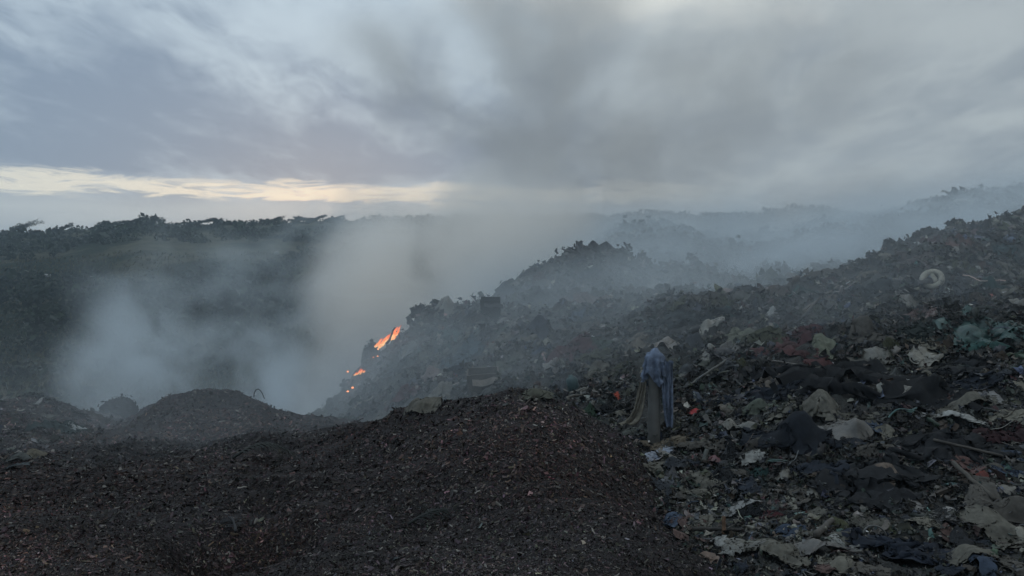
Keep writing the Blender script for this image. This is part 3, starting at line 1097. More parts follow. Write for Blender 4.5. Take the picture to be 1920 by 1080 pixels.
# (kind, px, py, width px, height px, turn, colour, name, category, label)
HERO = [
    ('hole', 1612, 728, 205, 120, 0.1, BK, 'plastic_sheet', 'tarp', 'big black plastic sheet with a gaping hole, crumpled across the mid slope'),
    ('oval', 1538, 782, 84, 74, 0.4, BE, 'rag', 'rag', 'beige cloth propped up like a small tent below the big black sheet'),
    ('sack', 1592, 815, 62, 40, 0.6, TP, 'bag', 'bag', 'lumpy taupe bag lying beside the tent shaped beige cloth'),
    ('shirt', 1575, 888, 118, 55, 0.1, NV, 'jacket', 'clothing', 'dark blue denim jacket crumpled below the lumpy taupe bag'),
    ('rect', 1775, 838, 190, 60, -0.15, CH, 'blanket', 'blanket', 'charcoal blanket folded in long ridges on the right slope'),
    ('torn', 1852, 622, 116, 66, 0.5, TL, 'plastic_sheet', 'plastic sheet', 'teal plastic sheet fanned out like a leaf near the right edge'),
    ('torn', 1828, 652, 40, 44, 1.4, TL, 'rag', 'rag', 'small teal cloth hanging below the leaf shaped teal sheet'),
    ('sack', 1842, 945, 56, 44, -0.7, TP, 'sack', 'sack', 'pale oval sack leaning at the lower right behind another sack'),
    ('sack', 1862, 998, 60, 36, 0.3, BE, 'sack', 'sack', 'yellowish beige sack lying lowest but one at the right edge'),
    ('sack', 1908, 968, 46, 56, 1.3, TP, 'sack', 'sack', 'broad grey taupe sack cut by the right edge of the photo'),
    ('sack', 1822, 1050, 70, 22, 0.15, BE, 'sack', 'sack', 'long narrow beige sack lying flat beside the dark navy panel'),
    ('oval', 1462, 1048, 86, 54, 0.2, BE, 'hat', 'hat', 'flattened beige brimmed hat lying at the bottom of the slope'),
    ('shirt', 1610, 640, 10, 10, 0, BE, None, None, None),
    ('torn', 1080, 652, 92, 38, 0.25, MR, 'cushion_cover', 'cloth', 'dull maroon padded cover humped in the smoky middle of the slope'),
    ('torn', 1112, 674, 86, 26, 0.0, OL, 'rag', 'rag', 'olive cloth spread under the maroon padded cover'),
    ('torn', 1135, 648, 34, 30, 0.9, GR, 'rag', 'rag', 'small sea green rag beside the maroon padded cover'),
    ('sack', 828, 742, 70, 32, 0.15, BE, 'sack', 'sack', 'plump yellowish sack above the chip heap, below the fire'),
    ('sack', 764, 752, 72, 28, 0.1, MR, 'sack', 'sack', 'flat maroon sack lying left of the plump yellowish sack'),
    ('sack', 802, 766, 62, 18, 0.2, BE, 'sack', 'sack', 'thin beige sack squeezed against the crest of the chip heap'),
    ('box', 908, 728, 58, 40, 0.1, (.22, .18, .14), 'cardboard_box', 'box', 'open tan cardboard box half buried behind the chip heap'),
    ('box', 920, 590, 36, 34, 0.3, BK, 'crate', 'crate', 'charred dark crate jutting from the smoky ridge'),
    ('torn', 880, 662, 84, 38, 0.5, (.10, .16, .20), 'rag', 'rag', 'pale blue rag in smoke, above the plump yellowish sack'),
    ('rect', 1292, 606, 130, 40, 0.1, (.03, .045, .05), 'plastic_sheet', 'tarp', 'dark green black sheet stretched below the near crest'),
    ('sack', 1336, 618, 40, 17, 0.05, CR, 'bag', 'bag', 'cream pillow shaped bag at the end of the dark green sheet'),
    ('torn', 1378, 627, 66, 28, 0.3, (.25, .26, .19), 'rag', 'rag', 'pale olive cream rag right of the cream pillow shaped bag'),
    ('torn', 1438, 634, 76, 36, -0.3, OL, 'rag', 'rag', 'flat olive drab cloth sloping down right, mid slope'),
    ('sack', 1449, 592, 19, 11, 0.1, WH, 'bottle', 'bottle', 'small white rounded jug below the near crest'),
    ('torn', 1500, 590, 24, 26, 1.3, BE, 'rag', 'rag', 'pale rag standing upright above the maroon clothes'),
    ('torn', 1508, 550, 66, 40, 0.6, (.07, .14, .13), 'rag', 'cloth', 'faded teal cloth draped over the near crest'),
    ('torn', 1462, 545, 84, 26, 0.2, (.11, .08, .062), 'blanket', 'blanket', 'brown blanket lying along the near crest left of the teal cloth'),
    ('shirt', 1500, 662, 94, 60, 0.2, (.15, .055, .055), 'shirt', 'clothing', 'dull red shirt spread above the big black sheet'),
    ('rect', 1520, 628, 70, 26, 0.2, MR, 'scarf', 'cloth', 'wine red cloth with folds right above the dull red shirt'),
    ('sack', 1551, 658, 44, 34, -0.7, (.25, .27, .19), 'sack', 'sack', 'pale green sack right of the dull red shirt'),
    ('sack', 1634, 668, 32, 36, 1.2, BE, 'bag', 'bag', 'upright beige bag standing on the top edge of the black sheet'),
    ('torn', 1622, 624, 50, 46, 0.7, TP, 'cloth', 'cloth', 'grey taupe cloth peaked like a sail in the upper right slope'),
    ('oval', 1735, 592, 60, 22, 0.0, RS, 'tray', 'tray', 'pinkish tray shaped scrap with a pale rim, upper right'),
    ('torn', 1728, 652, 44, 32, 0.3, CR, 'rag', 'rag', 'cream rag knotted in a loop, above the pale bags'),
    ('sack', 1737, 684, 50, 24, 0.05, CR, 'bag', 'bag', 'pale plastic bag right of the upright beige bag'),
    ('torn', 1752, 702, 52, 34, -0.5, BE, 'rag', 'rag', 'beige cloth tucked under the pale plastic bag'),
    ('rect', 1722, 622, 86, 40, 0.1, (.03, .045, .042), 'blanket', 'blanket', 'dark green blanket under the pinkish tray shaped scrap'),
    ('rect', 1812, 696, 120, 38, 0.0, CH, 'coat', 'clothing', 'dark coat lying below the teal sheet'),
    ('rect', 1838, 724, 90, 34, 0.1, NV, 'trousers', 'clothing', 'navy trousers rolled up under the dark coat'),
    ('sack', 1688, 745, 28, 26, 0.3, BE, 'bag', 'bag', 'small beige bag at the right end of the big black sheet'),
    ('torn', 1786, 786, 36, 40, 0.9, WH, 'plastic_bag', 'bag', 'torn white plastic bag, brightest on the right slope'),
    ('sack', 1824, 762, 42, 54, 2.2, BE, 'sack', 'sack', 'smooth oval beige sack standing right of the torn white bag'),
    ('torn', 1872, 755, 42, 32, 0.6, (.36, .35, .34), 'rag', 'rag', 'pale grey twisted rag above the curved beige mat'),
    ('oval', 1900, 782, 64, 34, 0.2, CR, 'mat', 'mat', 'curved beige mat at the right edge with a pale rim'),
    ('rect', 1885, 822, 100, 36, 0.0, (.06, .022, .026), 'blanket', 'blanket', 'dark maroon blanket below the curved beige mat'),
    ('torn', 1798, 458, 50, 24, 0.1, RS, 'rag', 'rag', 'rose pink rag just under the highest crest'),
    ('torn', 1888, 472, 70, 30, 0.1, (.04, .10, .11), 'rag', 'cloth', 'dark teal cloth just below the crest at the right edge'),
    ('torn', 1898, 508, 60, 30, 0.2, BE, 'cardboard_sheet', 'cardboard', 'pale flattened card at the right edge below the teal cloth'),
    ('torn', 1720, 480, 74, 34, -0.4, (.15, .12, .115), 'blanket', 'blanket', 'dusty mauve blanket on the steep part below the crest'),
    ('torn', 1620, 520, 70, 24, 0.3, (.24, .21, .15), 'rag', 'rag', 'sandy yellow rag along the crest near the step'),
    ('rect', 1645, 548, 84, 50, 0.2, (.03, .04, .045), 'plastic_sheet', 'tarp', 'dark slate sheet under the sandy yellow rag'),
    ('trousers', 1640, 918, 190, 66, 0.55, CH, 'trousers', 'clothing', 'long charcoal trousers running down to the lower left'),
    ('rect', 1694, 1040, 120, 86, 0.25, (.03, .04, .065), 'mattress_cover', 'cloth', 'large dark navy cover at the bottom edge of the slope'),
    ('torn', 1604, 1008, 36, 56, 1.2, BE, 'rag', 'rag', 'pale grey rag hanging left of the dark navy cover'),
    ('torn', 1640, 985, 60, 26, 0.4, (.15, .145, .12), 'rag', 'rag', 'grey brown folded rag over the top of the navy cover'),
    ('sack', 1535, 1040, 44, 40, 0.8, TP, 'bag', 'bag', 'dull taupe bag right of the flattened hat'),
    ('torn', 1600, 905, 70, 44, 0.5, (.12, .085, .06), 'rag', 'rag', 'brown leathery rag just under the denim jacket'),
    ('torn', 1666, 897, 48, 24, 0.2, (.25, .19, .15), 'cardboard_sheet', 'cardboard', 'tan card scrap right of the denim jacket'),
    ('torn', 1764, 962, 44, 46, 0.5, (.33, .31, .29), 'plastic_bag', 'bag', 'crinkled pale bag in the dark hollow at lower right'),
    ('torn', 1820, 870, 60, 36, -0.6, RS, 'rag', 'rag', 'faded pink rag above the long thin board'),
    ('torn', 1384, 958, 30, 36, 1.5, (.34, .34, .33), 'paper', 'paper', 'pale folded paper behind the orange brown stake'),
    ('torn', 1322, 912, 34, 30, 0.6, BE, 'rag', 'rag', 'greyish pink rag in the hollow below the pole'),
    ('torn', 1292, 925, 26, 26, 0.9, BE, 'rag', 'rag', 'pale triangular rag left of the greyish pink rag'),
    ('torn', 1252, 836, 60, 26, 0.1, (.25, .20, .14), 'rag', 'rag', 'tan rag lying against the foot of the grey pole'),
    ('torn', 1300, 838, 40, 44, 1.0, TP, 'rag', 'rag', 'taupe rag right of the tan rag at the pole foot'),
    ('torn', 1228, 858, 34, 32, -0.7, (.42, .48, .60), 'paper', 'paper', 'blue and white printed paper scrap below the pole'),
    ('torn', 1347, 1021, 30, 20, 0.3, WH, 'cap', 'cap', 'small white cap near the bottom below the stake'),
    ('sack', 1175, 818, 30, 44, 1.4, (.14, .15, .13), 'boot', 'boot', 'grey green rubber boot standing left of the pole'),
    ('torn', 1155, 748, 24, 12, 0.0, RD, 'plastic_scrap', 'plastic', 'bright orange red plastic scrap above the chip heap, left of the pole'),
    ('torn', 1307, 777, 26, 16, 0.0, (.28, .045, .045), 'rag', 'rag', 'bright red scrap right of the blue cloth on the pole'),
    ('torn', 1460, 735, 60, 70, 1.1, (.03, .04, .06), 'coat', 'clothing', 'dark navy coat hanging left of the big black sheet'),
    ('torn', 1500, 830, 90, 80, 0.8, (.025, .032, .045), 'plastic_sheet', 'tarp', 'blue black plastic heap left under the tent shaped cloth'),
    ('torn', 1352, 768, 40, 30, 0.4, (.27, .24, .2), 'rag', 'rag', 'beige rag with a hanging tip right of the red scrap'),
    ('torn', 1445, 712, 66, 28, 0.15, (.28, .24, .2), 'rag', 'rag', 'pinkish beige matted rag left of the dull red shirt'),
    ('torn', 1418, 772, 30, 44, 1.3, (.20, .23, .18), 'rag', 'rag', 'pale green rag standing between pole and black sheet'),
    ('torn', 1330, 700, 30, 60, 1.2, (.12, .13, .14), 'cloth', 'cloth', 'grey cloth hanging in long folds right of the pole top'),
    ('torn', 1275, 690, 40, 50, 1.0, (.15, .16, .13), 'cloth', 'cloth', 'grey green cloth fold beside the blue cloth on the pole'),
    ('torn', 1210, 640, 80, 36, 0.2, (.23, .19, .14), 'rag', 'rag', 'sandy brown cloth above the pole top'),
    ('sack', 1250, 656, 36, 26, 0.7, (.30, .24, .19), 'bag', 'bag', 'rounded tan bag directly right of the pole top'),
    ('torn', 1062, 718, 50, 30, 0.2, SL, 'rag', 'rag', 'slate grey rag left of the teal canister'),
    ('torn', 945, 690, 90, 26, 0.3, (.13, .14, .10), 'rag', 'rag', 'grey olive rag right of the pale blue rag'),
    ('torn', 1000, 742, 60, 20, 0.5, (.17, .17, .13), 'rag', 'rag', 'pale olive rag lying against the chip heap top'),
    ('torn', 1100, 560, 50, 34, 0.7, RS, 'rag', 'rag', 'faded rose rag in smoke below the middle ridge'),
    ('torn', 1090, 562, 24, 8, 0.1, WH, 'paper', 'paper', 'white paper strip in smoke near the faded rose rag'),
]
HERO = [h for h in HERO if h[7]]
MULCH_HERO = [
    ('sack', 66, 852, 26, 16, 0.2, (.24, .21, .15), 'stone', 'stone', 'tan stone lying at the left edge of the chip heap'),
    ('torn', 36, 862, 34, 10, 0.2, (.16, .17, .16), 'rag', 'rag', 'thin grey rag left of the tan stone'),
    ('torn', 82, 829, 26, 10, 0.1, (.15, .15, .14), 'rag', 'rag', 'small grey rag above the tan stone'),
    ('torn', 143, 812, 30, 14, 0.6, (.42, .45, .45), 'plastic_bag', 'bag', 'pale plastic strip at the end of the teal grey sheet'),
    ('torn', 106, 804, 66, 26, 0.2, (.06, .09, .09), 'plastic_sheet', 'plastic sheet', 'teal grey plastic sheet half buried at far left'),
    ('torn', 182, 786, 36, 12, 0.0, (.13, .11, .10), 'rag', 'rag', 'dull mauve rag on the left bank by the dark heap'),
    ('torn', 70, 757, 14, 6, 0.0, WH, 'paper', 'paper', 'tiny white paper on the low left bank'),
    ('torn', 30, 878, 40, 10, 0.2, (.10, .12, .13), 'rag', 'rag', 'slate grey rag lowest at the left edge'),
    ('torn', 521, 872, 18, 5, 0.2, WH, 'paper', 'paper', 'thin white paper strip right of the curled frond'),
    ('torn', 660, 768, 90, 8, 0.25, (.30, .32, .31), 'cardboard_strip', 'cardboard', 'long pale strip along the foot of the burning slope'),
]

landmarks = []
placed = []     # things to relax on the terrain: (rest, start, mask, colour, name, cat, label, group)


def prep(entry, Z, rng, group=None):
    kind, px, py, w, h, rot, col, name, cat, label = entry
    p = hit(px, py, TOP)
    n = normal_at(TOP, np.array([p[0]]), np.array([p[1]]), 0.35)[0]
    view = p - np.array([0, 0, CAMZ])
    view /= np.linalg.norm(view)
    fore = max(0.38, abs(float(n @ view)))
    sc = p[1] / F
    W_ = w * sc
    H_ = h * sc / fore
    landmarks.append((px, py, w, h, label))
    occupied.append((px, py, w, h))
    if kind == 'sack':
        nn = 28
        rest, mask = pattern('oval', nn, W_ * 1.42, H_ * 1.42, rng)
        fr = frame_at(p, rot * 0.8)
        st = crumple_start(rest, p, fr, (0.80, 0.80), 0.06 + 0.45 * h * sc, rng, 0.05)
        bulge = (p[0], p[1], fr[0][0], fr[0][1], W_ * 0.46, min(H_, W_ * 1.2) * 0.46, min(0.34 * h * sc + 0.07 * W_, 0.4 * W_))
        placed.append((rest, st, mask, col, name, cat, label, group, bulge))
    elif kind == 'box':
        crate(entry, p, W_, h * sc, rng)
    else:
        nn = 28
        m_ = rng.uniform(1.4, 1.6)
        rest, mask = pattern(kind, nn, W_ * m_, H_ * m_ * 1.05, rng)
        if kind == 'rect':
            fr = frame_at(p, rot)
            comp = (0.95 / m_ * 1.02, rng.uniform(0.55, 0.65))
        else:
            fr = frame_at(p, rot)
            comp = (1.0 / m_, 1.0 / m_)
        st = crumple_start(rest, p, fr, comp, 0.06 + 0.02 * W_, rng, 0.17)
        bulge = (p[0] + rng.normal() * 0.2 * W_, p[1] + rng.normal() * 0.15 * H_, fr[0][0], fr[0][1], W_ * rng.uniform(0.15, 0.3), H_ * rng.uniform(0.12, 0.25), W_ * rng.uniform(0.03, 0.09))
        if 'tent' in label or 'sail' in label or 'standing' in label or 'upright' in label:
            bulge = (p[0], p[1], fr[0][0], fr[0][1], W_ * 0.30, H_ * 0.16, h * sc * 0.55)
        placed.append((rest, st, mask, col, name, cat, label, group, bulge))


def crate(entry, p, W_, H_, rng):
    kind, px, py, w, h, rot, col, name, cat, label = entry
    root = empty(name, p)
    tag(root, label, cat)
    fr = frame_at(p, rot)
    n = fr[2] * 0.35 + np.array([0, -0.25, 0.8])
    n /= np.linalg.norm(n)
    ex = np.cross([0, 1.0, 0], n)
    ex /= np.linalg.norm(ex)
    ey = np.cross(n, ex)
    fr = np.array([ex, ey, n])
    place(root, p + n * 0.15 * H_, fr)
    mat = cloth_mat(col, 'wood')
    t = 0.02 * W_ + 0.006
    D = W_ * 0.7
    for (cx, cy, cz, lx, ly, lz, nm) in (
            (0, -D / 2, H_ * 0.2, W_, t, H_, 'front_panel'), (0, D / 2, H_ * 0.2, W_, t, H_, 'back_panel'),
            (-W_ / 2, 0, H_ * 0.2, t, D - t, H_ * 0.96, 'side_panel'), (W_ / 2, 0, H_ * 0.2, t, D - t, H_ * 0.96, 'side_panel'),
            (W_ * 0.1, -D / 2 - 0.3 * D, H_ * 0.68, W_ * 0.95, D * 0.5, t, 'flap')):
        V, Q, T = plank(lx, ly, lz, rng, 8)
        V = V * 1.0
        V[:, 2] += (0.03 * W_ * np.sin(V[:, 0] * 9 / W_) if nm == 'flap' else 0)
        me = np_mesh(nm, V + np.array([cx, cy, cz]), Q, T, smooth=False)
        o = add(nm, me, mat, root)
        if nm == 'flap':
            o.rotation_euler = (0.25, 0.05, 0.08)


rngh = np.random.default_rng(71)
for e in HERO:
    prep(e, REFUSE, rngh)
for e in MULCH_HERO:
    prep(e, MULCH, rngh)

# further single pieces of refuse --------------------------------------------
CN = [('beige', BE), ('taupe', TP), ('cream', CR), ('off white', (.45, .45, .42)), ('navy', NV), ('black', BK), ('slate grey', SL),
      ('olive', OL), ('maroon', MR), ('rose', (.19, .115, .10)), ('brown', BR), ('dusty blue', (.08, .115, .18)), ('green', GR), ('charcoal', CH), ('teal', (.045, .11, .105))]
CWT = np.array([20, 20, 9, 5, 9, 9, 14, 11, 4, 4, 10, 4, 4, 9, 3], float)
CWT /= CWT.sum()
KN = [('torn', 'rag', 'rag', ['crumpled', 'twisted', 'matted', 'torn', 'folded']), ('rect', 'cloth', 'cloth', ['creased', 'bunched', 'flattened', 'wrinkled']),
      ('sack', 'bag', 'bag', ['stuffed', 'sagging', 'lumpy', 'knotted']), ('oval', 'plastic_sheet', 'plastic sheet', ['tattered', 'buckled', 'curled']),
      ('shirt', 'shirt', 'clothing', ['discarded', 'filthy', 'limp']), ('board', 'board', 'board', ['broken', 'splintered', 'short']),
      ('jug', 'bottle', 'bottle', ['empty', 'dented', 'squashed'])]
KWT = np.array([38, 16, 10, 14, 8, 7, 5], float)
KWT /= KWT.sum()
NICE = {'plastic_sheet': 'plastic sheet', 'jug': 'bottle'}


def filler():
    rng = np.random.default_rng(19)
    used = set()
    N = 200
    pts = []
    tries = 0
    lm = [l for l in landmarks]
    while len(pts) < N and tries < 6000:
        tries += 1
        x, y = sample(WR, 1, rng)
        x, y = x[0], y[0]
        if y > 30:
            continue
        z = lookup(REFUSE, np.array([x]), np.array([y]))[0]
        px = 960 + x / y * F
        py = V0 - (z - CAMZ) / y * F
        if not (560 < px < 1935 and 400 < py < 1085):
            continue
        if any(abs(px - l[0]) < l[2] * 0.5 + 10 and abs(py - l[1]) < l[3] * 0.5 + 10 for l in lm):
            continue
        if any(abs(px - l[0]) < l[2] * 0.5 + 14 and abs(py - l[1]) < l[3] * 0.5 + 12 for l in occupied[:4]):
            continue
        if any((px - a) ** 2 + (py - b) ** 2 < 24 ** 2 for a, b in pts):
            continue
        if 1190 < px < 1270 and 650 < py < 840:
            continue
        pts.append((px, py))
        k = rng.choice(len(KN), p=KWT)
        kind, name, cat, adjs = KN[k]
        cname, col = CN[rng.choice(len(CN), p=CWT)]
        if kind == 'board':
            cname, col = [('grey brown', (.13, .105, .08)), ('weathered grey', (.17, .16, .145)), ('dark brown', BR)][rng.integers(3)]
        w = rng.uniform(20, 48)
        h = w * rng.uniform(0.4, 0.85)
        # label from look and neighbour
        near = sorted(lm, key=lambda l: (l[0] - px) ** 2 + (l[1] - py) ** 2)
        lab = None
        for l in near[:12]:
            dx, dy = px - l[0], py - l[1]
            if abs(dx) > abs(dy):
                rel = 'right of' if dx > 0 else 'left of'
            else:
                rel = 'below' if dy > 0 else 'above'
            far = math.hypot(dx, dy)
            rel = ('just ' if far < 60 else '') + rel
            short = SHORT(l[4])
            for ad in adjs:
                cand = f"{ad} {cname} {NICE.get(name, name)} {rel} the {short}"
                key = (cname, name, rel.replace('just ', ''), short)
                if key not in used and len(cand.split()) <= 16:
                    lab = cand
                    used.add(key)
                    break
            if lab:
                break
        if lab is None:
            continue
        e = (kind, px, py, w, h, rng.uniform(-0.6, 0.9), tuple(np.array(col) * rng.uniform(0.75, 1.15)), name, cat, lab)
        n0 = len(landmarks)
        if kind in ('board', 'jug'):
            p = hit(px, py, TOP)
            sc = p[1] / F
            if kind == 'board':
                V, Q, T = plank(w * 1.3 * sc, 0.13 * w * sc + 0.02, 0.02 + 0.02 * w * sc, rng)
                o = add(name, np_mesh(name, V, Q, T, smooth=False), cloth_mat(e[6], 'wood'))
                place(o, p, frame_at(p, rng.uniform(0, 3.1), tilt=0.35), 0.03)
            else:
                o = bottle(name, min(0.36 * w * sc, 0.13), e[6], lab)
                place(o, p, frame_at(p, rng.uniform(0, 3.1), tilt=0.3), 0.035)
            tag(o, lab, cat)
        else:
            prep(e, REFUSE, rng)
            del landmarks[n0:]


STOPW = (' below', ' above', ' beside', ' lying', ' crumpled', ' propped', ' with', ' folded', ' fanned', ' hanging', ' leaning', ' cut', ' spread',
         ' humped', ' half', ' jutting', ' in ', ' stretched', ' at ', ' right', ' left', ' sloping', ' standing', ' draped', ' running', ' just',
         ' under', ' over', ' along', ' near', ' peaked', ' tucked', ' rolled', ' on ', ' squeezed', ' knotted', ' behind', ' between', ' directly', ', ')


def SHORT(l):
    cut = len(l)
    for s in STOPW:
        i = l.find(s)
        if i > 8:
            cut = min(cut, i)
    s = l[:cut]
    return ' '.join(s.split()[:5])


def bottle(name, L, col, lab):
    """small plastic bottle, axis along x, body + cap"""
    r = L * 0.32
    V, Q, T = lathe([(-L, 0.001), (-L, r * 0.9), (-L * 0.93, r), (-L * 0.3, r * 0.93), (-L * 0.2, r), (L * 0.35, r), (L * 0.6, r * 0.75), (L * 0.8, r * 0.36), (L, r * 0.34), (L, 0.001)], 14)
    V = V[:, [2, 0, 1]]
    V[:, 1] *= 0.85
    body = add(name, np_mesh(name, V, Q, T), cloth_mat(col, 'plastic'))
    V, Q, T = lathe([(L * 0.93, r * 0.42), (L * 1.08, r * 0.42), (L * 1.08, 0.001)], 12)
    add('cap', np_mesh('cap', V[:, [2, 0, 1]], Q, T), cloth_mat((.4, .4, .38), 'plastic'), body)
    return body


filler()
chips()
scraps()


def finish_sheets():
    rest = np.array([p[0] for p in placed])
    start = np.array([p[1] for p in placed])
    rough = np.random.default_rng(2)

    B = np.array([p[8] for p in placed])[:, :, None, None]

    def gr(x, y):
        h = lookup(TOP, x, y) + (0.04 * vnoise(x * 4.2, y * 4.2, 31) + 0.035 * vnoise(x * 9, y * 9, 33)) * np.clip(y / 8, 0.6, 2)
        dx, dy = x - B[:, 0], y - B[:, 1]
        nrm = np.sqrt(B[:, 2] ** 2 + B[:, 3] ** 2)
        cx, cy = B[:, 2] / nrm, B[:, 3] / nrm
        a = (dx * cx + dy * cy) / B[:, 4]
        b = (-dx * cy + dy * cx) / B[:, 5]
        q = a * a + b * b
        return h + B[:, 6] * np.exp(-0.8 * q * np.sqrt(q + 0.01))
    P = relax(rest, start, gr, 95, g=0.0016, th=0.03)
    for i, (r, s, mask, col, name, cat, label, group, _b) in enumerate(placed):
        me, c = sheet_mesh(name, P[i], mask)
        plasticky = cat in ('plastic sheet', 'bag', 'paper', 'tray') and sum(col) > 0.3
        o = add(name, me, cloth_mat(col, 'plastic' if plasticky else 'cloth'))
        o.location = c
        tag(o, label, cat, group)


finish_sheets()


# pole with the cloths thrown over it -----------------------------------------
def pole_group():
    rng = np.random.default_rng(8)
    foot = hit(1225, 828)
    Y = foot[1]
    sc = Y / F
    x0, y0 = foot[0], foot[1]
    top = P2W(1228, 668, Y)
    r = 11.8 * sc
    zs = np.linspace(foot[2] - 0.25, top[2] - 0.02, 14)
    pts = np.stack([x0 + (zs - zs[0]) / (zs[-1] - zs[0]) * (top[0] - x0), np.full(14, y0), zs], -1)
    rad = np.linspace(r * 1.0, r * 0.93, 14)
    V, Q, T = tube(pts, rad, 24)
    m, g, b = mat_new('pole_grey')
    c = obj_coord(g)
    g.put(b.inputs['Base Color'], g.mix(g.sm(g.noise(c, 4, 5, 0.6), 0.35, 0.7), (0.13, 0.13, 0.125), (0.08, 0.078, 0.07)))
    b.inputs['Roughness'].default_value = 0.7
    bump(g, b, g.noise(c, 40, 3), 0.3, 0.004)
    org = np.array([x0, y0, foot[2]])
    root = add('pole', np_mesh('pole', V - org, Q, T), m)
    root.location = org
    tag(root, 'stout grey round pole standing upright in the refuse beside the chip heap', 'pole')
    ztop = top[2]
    # blue cloth draped over the top
    n = 34

    def capsule(P, prev):
        ax = top[0]
        dx = P[..., 0] - ax - (P[..., 2] - ztop) * (top[0] - x0) / (ztop - zs[0])
        dy = P[..., 1] - y0
        d = np.sqrt(dx * dx + dy * dy) + 1e-9
        R = r + 0.014
        # dome cap
        zc = ztop - 0.04
        dz = P[..., 2] - zc
        dd = np.sqrt(dx * dx + dy * dy + dz * dz) + 1e-9
        Rs = r * 1.15 + 0.02
        ins = (dz > 0) & (dd < Rs)
        k = np.where(ins, Rs / dd, 1)
        k2 = np.where((dz <= 0) & (d < R), R / d, 1)
        fx = dx * (k * k2 - 1)
        fy = dy * (k * k2 - 1)
        P = P.copy()
        P[..., 0] += fx
        P[..., 1] += fy
        P[..., 2] = np.where(ins, zc + dz * k, P[..., 2])
        fr = ins | (k2 > 1)
        for q in (0, 1, 2):
            P[..., q] = np.where(fr, prev[..., q] + (P[..., q] - prev[..., q]) * 0.55 + (0.45 * 0 if q == 2 else 0), P[..., q])
        return P
    s = np.linspace(-0.5, 0.5, n)
    A, B = np.meshgrid(s, s, indexing='ij')
    w = 116 * sc
    rest = np.stack([A * w, B * w], -1)[None]
    st = np.zeros((1, n, n, 3))
    d = np.sqrt(A * A + B * B) * w
    ang = np.arctan2(B, A)
    # starts as a loose hood over the pole top and falls into folds
    rad_ = np.minimum(d, r * 0.8) + np.clip(d - r * 0.8, 0, None) * 0.45 * (1 + 0.25 * np.sin(ang * 5 + 1) + 0.22 * np.sin(ang * 2 + 0.5) + 0.12 * np.sin(ang * 9))
    st[0, ..., 0] = top[0] + rad_ * np.cos(ang + 0.3)
    st[0, ..., 1] = y0 + rad_ * np.sin(ang + 0.3)
    st[0, ..., 2] = ztop + 0.085 - 0.35 * np.minimum(d, r * 0.8) - np.clip(d - r * 0.8, 0, None) * 0.75
    ground = lambda x, y: lookup(TOP, x, y)
    pin = (d < r * 0.62)[None]
    P = relax(rest, st, ground, 110, g=0.0006, th=0.01, pin=pin, extra=capsule, bend=0.06, sub=4)
    fa = (np.arange(n - 1) + 0.5) / (n - 1)
    FA, FB = np.meshgrid(fa, fa, indexing='ij')
    edge = np.minimum(np.minimum(FA, 1 - FA), np.minimum(FB, 1 - FB))
    q = P[0]
    out = np.stack([q[..., 0] - top[0], q[..., 1] - y0], -1)
    out /= np.linalg.norm(out, axis=-1, keepdims=True) + 0.02
    wr = 0.016 * fbm(np.arctan2(out[..., 1], out[..., 0]) * 2.2 + 5, q[..., 2] * 16, 3, 7, 0.6, True)
    q[..., 0] += out[..., 0] * wr
    q[..., 1] += out[..., 1] * wr
    q[..., 2] += 0.6 * wr
    me, c = sheet_mesh('jacket', P[0], ~((vnoise(FA * 9, FB * 9, 3) > 0.1) & (edge < 0.11)) & ~((FA < 0.22) & (FB < 0.3)))
    jm = cloth_mat((.30, .385, .56), 'cloth')
    jk = add('jacket', me, jm)
    jk.location = c
    tag(jk, 'light blue denim jacket draped over the top of the grey pole', 'clothing')
    # its sleeve, hanging long on the right
    for (x1, wd_, len_, sd_, yy_) in ((r + 8 * sc, 56 * sc, 118 * sc, 0.14, -0.03), (r + 10 * sc, 44 * sc, 80 * sc, 0.20, -0.10)):
        n3 = 24
        s = np.linspace(0, 1, n3)
        A, B = np.meshgrid(s, s, indexing='ij')
        rest = np.stack([(A - 0.5) * wd_ * (0.9 + 0.2 * B), B * len_], -1)[None]
        st = np.zeros((1, n3, n3, 3))
        st[0, ..., 0] = x0 + x1 + (A - 0.5) * wd_ * 0.55 + B * sd_ * wd_
        st[0, ..., 1] = y0 + yy_ + 0.05 * np.sin(A * 15 + x1 * 9)
        st[0, ..., 2] = ztop - 8 * sc - B * len_ * 0.97
        pin = np.zeros((1, n3, n3), bool)
        pin[0, :, 0] = True
        P = relax(rest, st, ground, 60, g=0.0005, th=0.02, pin=pin, extra=capsule, bend=0.05, sub=4)
        me = np_mesh('sleeve', P[0].reshape(-1, 3) - c, gridq(n3, n3))
        add('sleeve', me, jm, jk)
    # tan cloth hanging at the left, caught near the pole top
    n2 = 26
    s = np.linspace(0, 1, n2)
    A, B = np.meshgrid(s, s, indexing='ij')
    L = 78 * sc
    wd = 56 * sc
    rest = np.stack([(A - 0.5) * wd * (0.55 + 0.7 * B), B * L * 1.06], -1)[None]
    hook = np.array([x0 - r * 1.7, y0 - 0.02, P2W(0, 716, Y)[2]])
    st = np.zeros((1, n2, n2, 3))
    st[0, ..., 0] = hook[0] + (A - 0.5) * wd * (0.25 + 0.3 * B) - B * 34 * sc
    st[0, ..., 1] = hook[1] + 0.05 * np.sin(A * 19) * (0.3 + B) - 0.10 * B
    st[0, ..., 2] = hook[2] - B * L * 0.93
    pin = np.zeros((1, n2, n2), bool)
    pin[0, :, 0] = True
    pin[0, ::5, -1] = True
    P = relax(rest, st, ground, 80, g=0.0005, th=0.02, pin=pin, extra=capsule, bend=0.05, sub=3)
    me, c = sheet_mesh('cloth', P[0], np.ones((n2 - 1, n2 - 1), bool))
    o = add('cloth', me, cloth_mat((.36, .33, .26), 'cloth'))
    o.location = c
    tag(o, 'tan and olive cloth hanging in folds down the left side of the pole', 'cloth')
